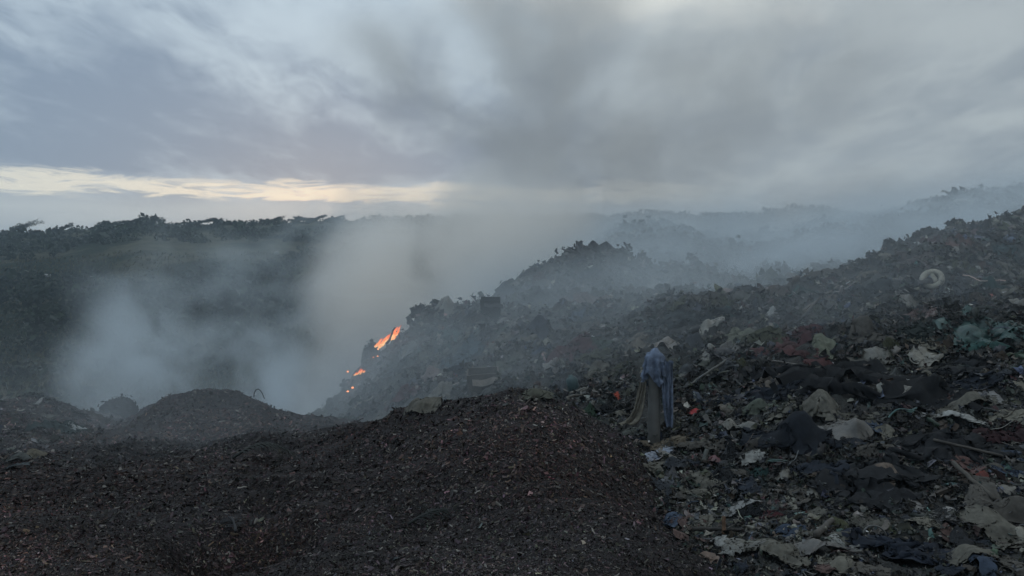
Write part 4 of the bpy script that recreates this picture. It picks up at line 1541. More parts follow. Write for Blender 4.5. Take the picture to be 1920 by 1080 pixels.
    # dark cloth bunched behind and right of the foot
    rest, mask = pattern('rect', 28, 60 * sc, 110 * sc, rng)
    st = crumple_start(rest, np.array([x0 - 0.01, y0 + 0.18, foot[2] + 0.35]), np.array([[1, 0, 0], [0, 0.2, 0.98], [0, -1, 0.2]]), (0.8, 0.7), 0.02, rng, 0.1)
    P = relax(rest[None], st[None], ground, 90, g=0.0012, th=0.012, extra=capsule)
    me, c = sheet_mesh('cloth', P[0], mask)
    o = add('cloth', me, cloth_mat((.03, .04, .07), 'cloth'))
    o.location = c
    tag(o, 'dark navy cloth slumped against the back of the grey pole', 'cloth')


pole_group()


# ring, stake, boards, canister, fronds ----------------------------------------
def special_things():
    rng = np.random.default_rng(14)
    # cream ring
    p = hit(1745, 533)
    sc = p[1] / F
    n = 40
    a = np.linspace(0, 2 * math.pi, n, endpoint=False)
    V = []
    prof = [(-1, 0.0), (-0.75, 0.75), (0, 1.0), (0.75, 0.75), (1, 0.0), (0.6, -0.6), (-0.6, -0.6)]
    Rx, Ry = 18 * sc, 15 * sc
    wd = 5.6 * sc
    for t in a:
        for (u, v) in prof:
            V.append(((Rx + u * wd) * math.cos(t), (Ry * 0.95 + u * wd) * math.sin(t), v * wd * 0.8))
    k = len(prof)
    Q = [(i * k + j, ((i + 1) % n) * k + j, ((i + 1) % n) * k + (j + 1) % k, i * k + (j + 1) % k) for i in range(n) for j in range(k)]
    root = add('ring_seat', np_mesh('ring_seat', np.array(V), np.array(Q)), cloth_mat((.62, .57, .43), 'plastic'))
    ex = np.array([0.80, 0.12, 0.55])
    ex /= np.linalg.norm(ex)
    nn = np.array([0.22, -0.62, 0.66])
    nn -= ex * (nn @ ex)
    nn /= np.linalg.norm(nn)
    place(root, p + np.array([0, -0.02, 6 * sc]), np.array([ex, np.cross(nn, ex), nn]), 0.04)
    tag(root, 'cream oval plastic ring lying tilted high on the right slope', 'ring')
    V, Q, T = tube([(-3 * sc, -Ry * 0.95, 0), (3 * sc, -Ry * 0.2, 0.01), (7 * sc, Ry * 0.5, 0.005), (10 * sc, Ry * 0.9, 0)], [wd * 0.9, wd * 0.75, wd * 0.7, wd * 0.9], 8, flat=0.5)
    add('crossbar', np_mesh('crossbar', V, Q, T), root.data.materials[0], root)

    def stick(px1, py1, px2, py2, wpx, col, name, cat, label, lift=0.05, raise2=None):
        A_ = hit(px1, py1)
        B_ = hit(px2, py2) if raise2 is None else P2W(px2, py2, A_[1] + raise2)
        A_[2] += lift
        if raise2 is None:
            B_[2] += lift
        r = wpx / 2 * A_[1] / F
        t = np.linspace(0, 1, 9)[:, None]
        pts = A_ * (1 - t) + B_ * t + 0.02 * rng.normal(size=(9, 3)) * np.linalg.norm(B_ - A_) * np.array([1, 1, 0.4]) * 0.4
        V, Q, T = tube(pts, np.linspace(r, r * 0.75, 9), 7)
        o = add(name, np_mesh(name, V - pts[0], Q, T), cloth_mat(col, 'wood'))
        o.location = pts[0]
        tag(o, label, cat)
        return o
    stick(1358, 1002, 1357, 968, 9, (.24, .12, .055), 'stake', 'stake', 'short orange brown wooden stake standing above the white cap', 0.0, 0.05)
    stick(1498, 600, 1572, 548, 6, (.22, .19, .14), 'branch', 'branch', 'long pale forked branch rising to the near crest', 0.10)
    stick(1500, 606, 1540, 566, 4, (.20, .17, .13), 'stick', 'stick', 'thin pale stick beside the long pale forked branch', 0.07)
    stick(1786, 885, 1866, 957, 9, (.13, .11, .085), 'board', 'board', 'long thin board slanting down above the pale oval sack', 0.07)
    stick(1750, 848, 1880, 880, 6, (.12, .10, .08), 'stick', 'stick', 'long grey stick crossing below the charcoal blanket', 0.10)
    stick(1296, 1001, 1395, 1002, 9, (.06, .05, .04), 'log', 'log', 'dark round log lying at the foot of the orange brown stake', 0.03)
    stick(1318, 868, 1326, 842, 11, (.22, .23, .21), 'pipe', 'pipe', 'short grey plastic pipe standing right of the pole foot', 0.0, 0.04)
    stick(1068, 745, 1098, 733, 5, (.30, .29, .25), 'board', 'board', 'thin pale slat by the right shoulder of the chip heap', 0.04)
    stick(1064, 757, 1106, 730, 6, (.15, .14, .11), 'stick', 'stick', 'grey stick under the thin pale slat', 0.03)
    stick(1107, 765, 1113, 752, 9, (.33, .31, .27), 'tin', 'can', 'pale tube standing between chip heap and orange red scrap', 0.0, 0.03)
    stick(985, 765, 1004, 738, 3, (.10, .07, .05), 'stick', 'stick', 'short brown twig on top of the chip heap', 0.02)
    stick(1360, 690, 1290, 735, 5, (.20, .20, .18), 'stick', 'stick', 'pale crooked stick right of the blue cloth', 0.08)
    stick(1450, 690, 1540, 704, 4, (.28, .25, .22), 'strap', 'strap', 'pale strap stretched over the top left of the black sheet', 0.08)
    stick(1530, 1020, 1560, 990, 14, (.14, .12, .10), 'shoe', 'shoe', 'worn grey shoe wedged left of the pale grey rag', 0.05)
    # teal canister
    p = hit(1076, 728)
    sc = p[1] / F
    w, h = 22 * sc, 30 * sc
    V, Q, T = lathe([(0, 0.001), (0, .42), (.05, .5), (.3, .48), (.34, .5), (.72, .5), (.86, .3), (.9, .2), (1.0, .2), (1.0, 0.001)], 18)
    V = V * np.array([w, w * 0.7, h])
    o = add('canister', np_mesh('canister', V, Q, T), cloth_mat((.09, .19, .20), 'plastic'))
    place(o, p + np.array([0, -0.02, -0.03]), np.array([[0.97, 0, 0.2], [0, 1, 0], [-0.2, 0, 0.97]]))
    tag(o, 'small teal plastic canister leaning in the refuse above the chip heap', 'canister')
    V, Q, T = tube([(0.1 * w, 0, h), (0.3 * w, 0, h * 1.12), (0.55 * w, 0, h * 0.85)], 0.05 * w, 6)
    add('handle', np_mesh('handle', V, Q, T), cloth_mat((.35, .38, .38), 'plastic'), o)
    # wire hoop lower right
    p = hit(1640, 1018)
    a = np.linspace(0, 5.2, 22)
    sc = p[1] / F
    pts = np.stack([np.cos(a) * 22 * sc, 0.25 * np.sin(a) * 20 * sc, np.sin(a) * 20 * sc + 10 * sc], -1)
    V, Q, T = tube(pts, 2.0 * sc, 6)
    o = add('wire_hoop', np_mesh('wire_hoop', V, Q, T), cloth_mat((.2, .2, .19), 'plastic'))
    o.location = p
    tag(o, 'thin bent wire hoop left of the dark navy cover', 'wire')

    # palm fronds on the chips
    def frond(px, py, L, turn, label, curl, leaflets=26, col=(.055, .062, .055)):
        p = hit(px, py, MULCH)
        sc = p[1] / F
        L = L * sc
        t = np.linspace(0, 1, 16)
        cx = L * (t - 0.3)
        cz = 0.02 + curl * L * np.sin(t * math.pi)
        cy = 0.15 * L * t * t
        c_, s_ = math.cos(turn), math.sin(turn)
        pts = np.stack([cx * c_ - cy * s_, cx * s_ + cy * c_, cz], -1)
        root = empty('palm_frond', p)
        tag(root, label, 'palm frond')
        V, Q, T = tube(pts, np.linspace(3.2 * sc, 1.0 * sc, 16), 6)
        add('stem', np_mesh('stem', V, Q, T), cloth_mat(col, 'wood'), root)
        lm = cloth_mat(tuple(x * 1.3 for x in col), 'cloth')
        for k in range(leaflets):
            q = 0.15 + 0.85 * (k // 2) / (leaflets / 2)
            i = min(int(q * 15), 14)
            b = pts[i]
            d = pts[i + 1] - pts[i]
            d /= np.linalg.norm(d)
            side = np.cross(d, [0, 0, 1.0]) * (1 if k % 2 else -1)
            ll = L * 0.34 * (1 - 0.5 * abs(q - 0.5)) * rng.uniform(0.8, 1.15)
            tt = np.linspace(0, 1, 6)[:, None]
            lp = b + (side * 0.8 + d * 0.6) * ll * tt + np.array([0, 0, 1.0]) * (0.25 * tt - 0.55 * tt * tt) * ll
            wv = np.cross(side, [0, 0, 1.0])
            wdt = np.array([0.2, 1, 1, 0.8, 0.5, 0.05])[:, None] * 1.9 * sc
            Vl = np.stack([lp - d * wdt, lp + np.array([0, 0, 0.4]) * wdt, lp + d * wdt], 1).reshape(-1, 3)
            add('leaflet', np_mesh('leaflet', Vl, gridq(6, 3)), lm, root)
    frond(470, 862, 110, 0.15, 'dry grey palm frond curled up on the chips left of centre', 0.22)
    frond(800, 985, 120, 0.35, 'dark palm frond lying half sunk in the chips near the bottom', 0.16, col=(.03, .036, .034))
    frond(440, 995, 90, 2.0, 'broken dark frond at the rim of the black hollow, bottom', 0.12, 18, (.05, .05, .055))
    # bent branch arching above the left crest
    b0 = hit(478, 745, MULCH)
    b0[2] -= 0.06
    Y = b0[1]
    P_ = [P2W(476, 745, Y), P2W(477, 736, Y), P2W(480, 731, Y), P2W(484, 729.5, Y), P2W(488, 732, Y), P2W(492, 738, Y), P2W(496, 748, Y)]
    V, Q, T = tube(P_, [0.010, 0.011, 0.012, 0.011, 0.010, 0.010, 0.009], 6)
    org = P_[0]
    o = add('branch', np_mesh('branch', V - org, Q, T), cloth_mat((.04, .04, .04), 'wood'))
    o.location = org
    tag(o, 'dark branch bent into an arch on the crest of the left chip mound', 'branch')
    # ragged sticks on the smoky middle ridge
    base = hit(1085, 478)
    for (a_, b_, lab) in (((1082, 476), (1056, 468), 'bare stick poking left from the smoky middle ridge'),
                          ((1086, 474), (1077, 460), 'bare stick poking up from the smoky middle ridge')):
        A_ = P2W(*a_, base[1])
        B_ = P2W(*b_, base[1] - 0.3)
        V, Q, T = tube(np.linspace(A_, B_, 5) + 0.03 * rng.normal(size=(5, 3)), np.linspace(0.05, 0.025, 5), 6)
        o = add('stick', np_mesh('stick', V - A_, Q, T), cloth_mat(BR, 'wood'))
        o.location = A_
        tag(o, lab, 'stick')


special_things()


def lump(name, px, py, w, h, Y, col, label, cat, seed, tuft=0):
    """charred clod / heap: a rough rounded mass sunk into the ground"""
    rng = np.random.default_rng(seed)
    n, m = 48, 26
    u = np.linspace(0, 2 * math.pi, n, endpoint=False)
    v = np.linspace(0.02, math.pi * 0.62, m)
    A, B = np.meshgrid(u, v, indexing='ij')
    d = np.stack([np.cos(A) * np.sin(B), np.sin(A) * np.sin(B), np.cos(B)], -1)
    o_ = rng.uniform(0, 50, 3)
    r = 1 + 0.12 * fbm(d[..., 0] * 2 + o_[0] + d[..., 2], d[..., 1] * 2 + o_[1] + d[..., 2], 4, seed, 0.6) + 0.08 * fbm(d[..., 0] * 8 + o_[2] + 4 * d[..., 2], d[..., 1] * 8, 2, seed + 4)
    sc = Y / F
    V = d * r[..., None] * np.array([w / 2 * sc, w / 2.4 * sc, h * sc])
    q = gridq(n + 1, m)
    q = np.where(q >= n * m, q - n * m, q)
    p = P2W(px, py, Y)
    if 13.9 < Y < 15.5:
        p[2] = lookup(TOP, np.array([p[0]]), np.array([Y]))[0] - 0.02
    V2 = np.vstack([V.reshape(-1, 3), V[:, 0].mean(0)])
    T = np.array([(i * m, ((i + 1) % n) * m, n * m) for i in range(n)])
    o = add(name, np_mesh(name, V2, q, T), cloth_mat(col, 'cloth'))
    o.location = p
    tag(o, label, cat)
    if tuft and Y > 24:
        tuft = tuft // 3
    if tuft:
        vs = []
        qs = []
        for k in range(tuft):
            i, j = rng.integers(n), rng.integers(1, m // 2 + 2)
            b = V[i, j]
            t = rng.normal(size=3)
            t /= np.linalg.norm(t)
            s = np.cross(t, b)
            s /= np.linalg.norm(s) + 1e-9
            L = rng.uniform(1.5, 5) * sc
            c = b * rng.uniform(1.0, 1.18)
            off = len(vs)
            vs += [c - t * L - s * L * .5, c + t * L * .4 - s * L * .6, c + t * L + s * L * .5, c - t * L * .4 + s * L * .6]
            qs.append((off, off + 1, off + 2, off + 3))
        add('scraps', np_mesh('scraps', np.array(vs), np.array(qs)), o.data.materials[0], o)['kind'] = 'stuff'
    return o


lump('refuse_heap', 221, 782, 66, 34, 19.5, (.03, .03, .033), 'dark rounded heap in smoke beyond the left bank', 'heap', 3, 120)
lump('refuse_heap', 60, 756, 60, 16, 18.5, (.03, .03, .033), 'low dark heap on the far left bank', 'heap', 4, 80)
lump('refuse_heap', 697, 688, 36, 40, 22.0, (.025, .024, .023), 'charred clump hanging at the fire edge of the slope', 'heap', 5, 160)
lump('refuse_heap', 655, 742, 26, 26, 20.8, (.025, .024, .023), 'small charred clod beside the lowest embers', 'heap', 6, 60)
lump('refuse_heap', 618, 762, 14, 14, 19.5, (.02, .02, .02), 'tiny dark stub at the foot of the burning slope', 'heap', 7, 30)
lump('refuse_heap', 1793, 442, 36, 22, 14.2, (.03, .03, .03), 'bushy charred bundle on the highest point of the near crest', 'bundle', 8, 200)
lump('refuse_heap', 1740, 455, 44, 12, 14.3, (.035, .035, .037), 'dark clump left of the bushy charred bundle on the crest', 'heap', 9, 120)
lump('refuse_heap', 1838, 438, 40, 14, 14.3, (.035, .035, .037), 'dark clump right of the bushy charred bundle on the crest', 'heap', 10, 120)
lump('refuse_heap', 1890, 434, 46, 16, 14.2, (.032, .034, .036), 'dark clump at the right end of the near crest', 'heap', 11, 120)
lump('refuse_heap', 1668, 490, 28, 14, 14.1, (.03, .03, .03), 'dark clod on the step of the near crest', 'heap', 12, 100)
lump('refuse_heap', 1610, 520, 40, 14, 14.0, (.035, .034, .03), 'dark mound of scraps left of the sandy yellow rag', 'heap', 13, 100)
lump('refuse_heap', 1290, 568, 30, 13, 15.0, (.035, .035, .035), 'dark clump at the lowest end of the near crest', 'heap', 14, 100)
lump('refuse_heap', 1474, 542, 22, 12, 14.3, (.03, .028, .026), 'dark knob on the near crest above the brown blanket', 'heap', 15, 80)
lump('refuse_heap', 1400, 556, 60, 12, 14.4, (.035, .035, .035), 'long low clump along the near crest left of the knob', 'heap', 16, 120)
lump('refuse_heap', 960, 552, 60, 22, 25.5, (.035, .036, .036), 'dark clod on the smoky ridge right of the charred crate', 'heap', 17, 120)
lump('refuse_heap', 1005, 520, 60, 18, 26.5, (.035, .036, .036), 'dark clod halfway up the smoky middle ridge', 'heap', 18, 120)
lump('refuse_heap', 1108, 478, 46, 18, 27.0, (.035, .036, .036), 'dark clod on the top of the smoky middle ridge', 'heap', 19, 120)
lump('refuse_heap', 790, 590, 40, 16, 22.5, (.025, .025, .025), 'dark clod just above the upper end of the fire', 'heap', 20, 120)


# pale bags on the far mound, seen through smoke
def far_bags():
    rng = np.random.default_rng(33)
    meshes = [sack_mesh('bag', 1, 0.8, 0.6, rng, neck=False, n=14, m=9, wr=2.0) for _ in range(5)]
    mats = [cloth_mat(c, 'plastic') for c in ((.62, .62, .60), (.48, .50, .50), (.55, .52, .46))]
    k = 0
    for (cx, cy, sx, sy, N, lab, grp) in (
            (1560, 440, 90, 26, 26, 'pale bag in the smoke just behind the step of the near crest', 'pale bags behind the step of the crest'),
            (1800, 395, 110, 30, 22, 'pale bag high on the far mound under the right skyline', 'pale bags high on the far mound'),
            (1480, 480, 120, 22, 18, 'pale bag in the smoky hollow behind the near crest', 'pale bags in the smoky hollow'),
            (1330, 500, 90, 20, 8, 'faint pale bag at the foot of the middle mound in smoke', 'pale bags below the middle mound')):
        for _ in range(N):
            px, py = cx + rng.normal() * sx * 0.6, cy + rng.normal() * sy * 0.7
            p = hit(px, py, REFUSE)
            if p[1] < 27:
                continue
            o = bpy.data.objects.new('bag', meshes[k % 5])
            COL.objects.link(o)
            if not meshes[k % 5].materials:
                meshes[k % 5].materials.append(mats[k % 3])
            s = rng.uniform(8, 26) * p[1] / F
            fr = frame_at(p, rng.uniform(0, 3.1), tilt=0.3) * (s * np.array([1, rng.uniform(0.6, 1.1), 0.6]))[:, None]
            place(o, p, fr, 0.1)
            tag(o, lab, 'bag', grp)
            k += 1


far_bags()


# ------------------------------------------------------------------ hill growth
def leaf_cloud(centres, radii, counts, size, rng, flat=0.7):
    """quads spread through blobs"""
    idx = np.repeat(np.arange(len(centres)), counts)
    n = len(idx)
    d = rng.normal(size=(n, 3))
    d /= np.linalg.norm(d, axis=1, keepdims=True)
    r = rng.random(n) ** 0.4
    c = centres[idx] + d * r[:, None] * radii[idx]
    a = rng.normal(size=(n, 3))
    a /= np.linalg.norm(a, axis=1, keepdims=True)
    b = np.cross(a, rng.normal(size=(n, 3)))
    b /= np.linalg.norm(b, axis=1, keepdims=True)
    s = (size[idx] * rng.uniform(0.5, 1.3, n))[:, None]
    V = np.stack([c - a * s - b * s * .4, c + a * s * .3 - b * s * .6, c + a * s + b * s * .4, c - a * s * .3 + b * s * .6], 1).reshape(-1, 3)
    Q = np.arange(n * 4).reshape(n, 4)
    return V, Q, idx


def hill_z(x, y):
    return hill_height(np.arctan2(x, y), np.sqrt(x * x + y * y))


def scrub():
    rng = np.random.default_rng(61)
    N = 5200
    y = 58 + (212 - 58) * rng.random(N) ** 0.85
    x = rng.uniform(-0.82, 0.80, N) * y
    t = fbm(x * 0.022 + 3, y * 0.022, 4, 88, 0.6)
    band = np.exp(-((y - 128) / 9) ** 2) * (x < -40)
    low = np.clip((78 - y) / 12, 0, 1)
    ridge = np.exp(-((y - 186) / 10) ** 2)
    keep = (t - band * 0.8 - low * 1.2 + ridge * 1.0 + 0.25) > rng.uniform(-0.25, 0.45, N)
    x, y = x[keep], y[keep]
    z = hill_z(x, y)
    n = len(x)
    s = rng.lognormal(0.1, 0.35, n)
    R = np.stack([s * 1.35, s * 1.35, s * 0.75], -1)
    R[np.abs(y - 186) < 14] *= 0.75
    C = np.stack([x, y, z + R[:, 2] * 0.55], -1)
    V, Q, idx = leaf_cloud(C, R, np.full(n, 42), s * 0.26, rng)
    tone = rng.lognormal(0, 0.3, n)[idx]
    col = np.array([0.020, 0.028, 0.017]) * tone[:, None] * rng.lognormal(0, 0.35, len(idx))[:, None]
    col = np.repeat(col, 4, axis=0)
    m = mat_tint('scrub_leaves', 0.9, 0.2, 0.2, 0.3)
    o = add('scrub', np_mesh('scrub', V, Q, col=col, smooth=False), m)
    tag(o, 'dark thorny scrub covering the far hillside', 'scrub', kind='stuff')
    # grass tufts on the open bands, as joined blades
    N = 26000
    y = rng.uniform(56, 135, N)
    x = rng.uniform(-0.80, 0.2, N) * y
    z = hill_z(x, y)
    h = rng.uniform(0.15, 0.5, N)
    a = rng.uniform(0, 6.28, N)
    w = 0.12 + 0.1 * rng.random(N)
    dx, dy = np.cos(a) * w, np.sin(a) * w
    lx = rng.normal(size=N) * 0.1 + 0.08
    V = np.stack([np.stack([x - dx, y - dy, z - 0.03], -1), np.stack([x + dx, y + dy, z - 0.03], -1), np.stack([x + lx, y, z + h], -1)], 1).reshape(-1, 3)
    g = np.array([0.07, 0.065, 0.034]) * rng.lognormal(0, 0.3, N)[:, None]
    o = add('grass', np_mesh('grass', V, None, np.arange(N * 3).reshape(N, 3), col=np.repeat(g, 3, axis=0), smooth=False), m)
    tag(o, 'dry olive grass on the open bands of the hillside', 'grass', kind='stuff')


scrub()


def ridge_trees():
    rng = np.random.default_rng(91)
    bark = cloth_mat((.03, .027, .024), 'wood')
    leaf, g, b = mat_new('tree_leaves')
    c = obj_coord(g)
    g.put(b.inputs['Base Color'], g.mix(g.noise(c, 1.2, 3), (0.014, 0.020, 0.012), (0.035, 0.045, 0.026)))
    b.inputs['Roughness'].default_value = 0.9
    spec = [(38, 434, 74, 20, 'long flat windswept tree at the far left end of the ridge', 1),
            (122, 432, 34, 14, 'small windswept tree, second from the left on the ridge', 1),
            (206, 428, 44, 14, 'low spreading tree left of the tallest ridge crown', 0),
            (246, 424, 52, 17, 'broad ragged tree on the left shoulder of the ridge', 1),
            (280, 421, 56, 16, 'tallest ragged crown on the left shoulder of the ridge', 0),
            (372, 423, 40, 11, 'thin twiggy tree right of the ragged ridge crowns', 1),
            (402, 421, 42, 13, 'spiky topped tree on the ridge above the dark gap in the smoke', 0),
            (436, 422, 34, 9, 'low tree just right of the spiky topped one', 0),
            (510, 417, 48, 11, 'flat crowned tree on the middle of the left ridge', 1),
            (560, 415, 44, 10, 'bushy tree right of the flat crowned one', 0),
            (590, 414, 46, 11, 'windswept tree leaning right on the hazy part of the ridge', 1),
            (628, 413, 34, 9, 'small tree right of the hazy windswept one', 1),
            (1240, 409, 60, 12, 'faint tree on the ridge behind the middle mound', 0),
            (1345, 408, 56, 8, 'faint low tree on the right part of the ridge', 0),
            (1535, 401, 76, 10, 'faint rounded grove tree on the right skyline', 0),
            (1700, 402, 56, 10, 'faint tree where ridge meets the far mound', 0)]
    for px, py, w, h, lab, sweep in spec:
        Y = 183 + rng.uniform(-3, 3)
        x = (px - 960) / F * Y
        z0 = float(hill_z(np.array([x]), np.array([Y]))[0]) - 0.3
        sc = Y / F
        topz = CAMZ + (V0 - (py - h)) / F * Y
        H = max(topz - z0, h * sc)
        Wd = w * sc
        root = empty('tree', (x, Y, z0))
        tag(root, lab, 'tree', 'trees along the ridge')
        parts = []
        lean = 0.25 * Wd if sweep else 0.03 * Wd
        t = np.linspace(0, 1, 6)
        tr = np.stack([lean * t ** 1.5 - 0.25 * Wd * sweep, 0.05 * np.sin(t * 4), t * H * 0.62], -1)
        parts.append(tube(tr, np.linspace(0.22, 0.11, 6), 7))
        ends = []
        for k in range(13):
            s0 = tr[2 + k % 4]
            if sweep:
                e = np.array([rng.uniform(-0.35, 0.5) * Wd, rng.normal() * Wd * 0.12, 0])
                e[2] = H * (0.50 + 0.48 * np.clip((e[0] + 0.15 * Wd) / (0.6 * Wd), 0, 1)) * rng.uniform(0.85, 1.02)
            else:
                a = rng.uniform(-1, 1)
                e = np.array([a * 0.48 * Wd, rng.normal() * Wd * 0.15, H * (0.98 - 0.4 * a * a) * rng.uniform(0.8, 1)])
            q = np.linspace(0, 1, 5)[:, None]
            br = s0 * (1 - q) + e * q
            br[:, 2] += np.array([0, 0.05, 0.06, 0.03, 0]) * H
            parts.append(tube(br, np.linspace(0.09, 0.03, 5), 5))
            ends += [br[3], br[4], br[2] * 0.5 + br[3] * 0.5]
            for w2 in range(3):
                d = (e - s0) * rng.uniform(0.1, 0.2) + rng.normal(size=3) * 0.25
                parts.append(tube([br[4], br[4] + d], [0.03, 0.015], 3, caps=False))
        add('trunk', np_mesh('trunk', *join(parts)), bark, root)
        ends = np.array(ends)
        R = np.tile([[Wd * 0.065, Wd * 0.08, H * 0.15]], (len(ends), 1))
        V, Q, _ = leaf_cloud(ends, R, np.full(len(ends), 30), np.full(len(ends), 0.13), rng)
        add('crown', np_mesh('crown', V, Q, smooth=False), leaf, root)


ridge_trees()


def hill_bits():
    rng = np.random.default_rng(5)
    for (px, py, w, h, lab) in ((90, 522, 15, 5, 'widest pale patch of litter on the upper left hillside'),
                                (175, 522, 7, 6, 'small bright white sack on the hillside below the ridge'),
                                (137, 539, 6, 4, 'tiny pale sack below the bright white one on the hillside'),
                                (172, 450, 6, 3, 'faint pale speck high on the hillside near the ridge'),
                                (464, 633, 15, 6, 'pale sack on the hillside seen through drifting smoke'),
                                (520, 480, 8, 5, 'faint pale sack on the smoky hillside right of the dark gap')):
        u = (px - 960) / F
        Yf = np.linspace(50, 200, 3000)
        z = hill_z(u * Yf, Yf)
        ray = CAMZ + (V0 - py) / F * Yf
        k = np.nonzero(z >= ray)[0]
        Y = Yf[k[0]] if len(k) else 150
        p = np.array([u * Y, Y, z[k[0]] if len(k) else 0])
        sc = Y / F
        o = add('sack', sack_mesh('sack', w * sc, w * 0.7 * sc, h * sc * 1.3, rng, False, 16, 10, 2.0), cloth_mat((.6, .6, .58), 'plastic'))
        o.location = p + np.array([0, -0.3, h * sc * 0.35 + 0.25])
        tag(o, lab, 'sack')
    # leaning dead stump on the grassy band
    Y = 62.0
    A_, B_ = P2W(88, 744, Y), P2W(97, 708, Y)
    V, Q, T = tube(np.linspace(A_, B_, 6) + 0.04 * rng.normal(size=(6, 3)), np.linspace(0.2, 0.09, 6), 8)
    o = add('stump', np_mesh('stump', V - A_, Q, T), cloth_mat((.05, .04, .033), 'wood'))
    o.location = A_
    tag(o, 'dark leaning dead stump on the olive grass band at far left', 'stump')


hill_bits()


# ------------------------------------------------------------------ fire
def fire():
    m = bpy.data.materials.new('flame')
    m.use_nodes = True
    g = NT(m.node_tree)
    for nd in list(g.n):
        g.n.remove(nd)
    c = obj_coord(g)
    n = g.noise(c, 13.0, 5, 0.65, 1.2)
    n2 = g.noise(c, 2.2, 3, 0.5, 0.5)
    a = g.new('ShaderNodeAttribute', attribute_name='tint')
    sp = g.new('ShaderNodeSeparateXYZ')
    g.l.new(a.outputs['Vector'], sp.inputs[0])
    heat = g.m('SUBTRACT', g.m('ADD', g.m('MULTIPLY', n2, 0.9), g.m('MULTIPLY', g.m('SUBTRACT', n, 0.18), 1.5)), g.m('MULTIPLY', sp.outputs[0], 0.75))
    cr = g.new('ShaderNodeValToRGB')
    e = cr.color_ramp.elements
    e[0].position, e[0].color = 0.26, (0.30, 0.025, 0.01, 1)
    e[1].position, e[1].color = 0.92, (1.0, 0.66, 0.30, 1)
    k0 = e.new(0.76)
    k0.color = (1.0, 0.36, 0.09, 1)
    k = e.new(0.55)
    k.color = (0.95, 0.12, 0.025, 1)
    g.l.new(heat, cr.inputs[0])
    em = g.new('ShaderNodeEmission')
    g.l.new(cr.outputs[0], em.inputs[0])
    em.inputs[1].default_value = 1.6
    tr = g.new('ShaderNodeBsdfTransparent')
    mx = g.new('ShaderNodeMixShader')
    g.put(mx.inputs[0], g.m('MULTIPLY', g.sm(heat, 0.34, 0.62), 0.85))
    g.l.new(tr.outputs[0], mx.inputs[1])
    g.l.new(em.outputs[0], mx.inputs[2])
    out = g.new('ShaderNodeOutputMaterial')
    g.l.new(mx.outputs[0], out.inputs[0])
    ember = bpy.data.materials.new('ember')
    ember.use_nodes = True
    ge = NT(ember.node_tree)
    b = ge.n['Principled BSDF']
    ge.put(b.inputs['Base Color'], (0.02, 0.015, 0.012))
    nn = ge.sm(ge.noise(obj_coord(ge), 14, 3), 0.42, 0.6)
    ge.put(b.inputs['Emission Color'], (1.0, 0.30, 0.10))
    ge.put(b.inputs['Emission Strength'], ge.m('MULTIPLY', nn, 3.0))
    rng = np.random.default_rng(12)

    def flames(x1, y1, x2, y2, wmin, wmax, hmin, hmax, N, label):
        ya, yb = hit(x1 + 14, y1 + 16)[1], hit(x2 + 14, y2 + 16)[1]
        A_, B_ = P2W(x1, y1, ya - 0.25), P2W(x2, y2, yb - 0.25)
        root = empty('fire', (A_ + B_) / 2)
        tag(root, label, 'fire')
        org = (A_ + B_) / 2
        for i in range(N):
            t = (i + rng.uniform(0, 0.9)) / N
            p = A_ * (1 - t) + B_ * t
            sc = p[1] / F
            p = p + np.array([rng.normal() * 3 * sc, -0.12 - 0.1 * rng.random(), -3 * sc])
            H = rng.uniform(hmin, hmax) * sc
            R = rng.uniform(wmin, wmax) * sc
            n_, m_ = 18, 10
            q = np.linspace(0, 1, n_)
            lean = 0.5
            cx = lean * H * q ** 1.2 + 0.12 * H * np.sin(q * 6 + rng.uniform(0, 6)) * q
            cy = 0.1 * H * np.sin(q * 5 + rng.uniform(0, 6)) * q
            cz = H * q * 0.9
            prof = R * (np.sin(np.clip(q * 1.0 + 0.08, 0, 1) ** 0.6 * math.pi) ** 0.9 * 0.9 + 0.02) * (1 - 0.3 * q)
            V = []
            T_ = []
            for k_ in range(n_):
                for j in range(m_):
                    a_ = 2 * math.pi * j / m_
                    rr = prof[k_] * (1 + 0.45 * math.sin(2 * a_ + k_ * 0.9 + i) + 0.25 * rng.normal())
                    V.append((cx[k_] + rr * math.cos(a_), cy[k_] + 0.7 * rr * math.sin(a_), cz[k_] + 0.3 * rr * math.cos(a_)))
                    T_.append((q[k_], 0, 0))
            gq = gridq(n_, m_ + 1)
            ii, jj = gq // (m_ + 1), gq % (m_ + 1)
            Q = ii * m_ + jj % m_
            o = add('flame', np_mesh('flame', np.array(V), Q, col=np.array(T_)), m, root)
            o.location = p - org
    flames(708, 650, 745, 624, 1.2, 3.6, 8, 32, 42, 'largest orange fire burning on the left edge of the refuse slope')
    flames(671, 700, 681, 693, 1.4, 2.6, 7, 16, 7, 'second smaller flame below the largest fire')
    for (px, py, s, lab) in ((652, 697, 5, 'single glowing ember left of the small flame'), (709, 655, 4, 'ember just under the largest fire'),
                             (700, 670, 3, 'faint ember between the two fires'), (661, 727, 5.5, 'brighter of the two lowest embers'),
                             (652, 734, 5, 'lowest ember on the burning slope edge'), (708, 668, 3.5, 'small ember right of the faint one')):
        p = P2W(px, py, hit(px + 14, py + 12)[1] - 0.3)
        r = s * 0.40 * p[1] / F
        d = rng.normal(size=(14 * 9, 3))
        o = add('ember', sack_mesh('ember', 2.2 * r, 1.8 * r, 1.8 * r, rng, False, 12, 8, 2.5), ember)
        o.location = p
        tag(o, lab, 'ember')
    # burning stick in the flames
    yy_ = hit(745, 645)[1] - 0.9
    A_, B_ = P2W(726, 645, yy_), P2W(741, 612, yy_)
    V, Q, T = tube(np.linspace(A_, B_, 6) + 0.02 * rng.normal(size=(6, 3)), np.linspace(0.035, 0.02, 6), 6)
    o = add('stick', np_mesh('stick', V - A_, Q, T), cloth_mat((.012, .010, .010), 'wood'))
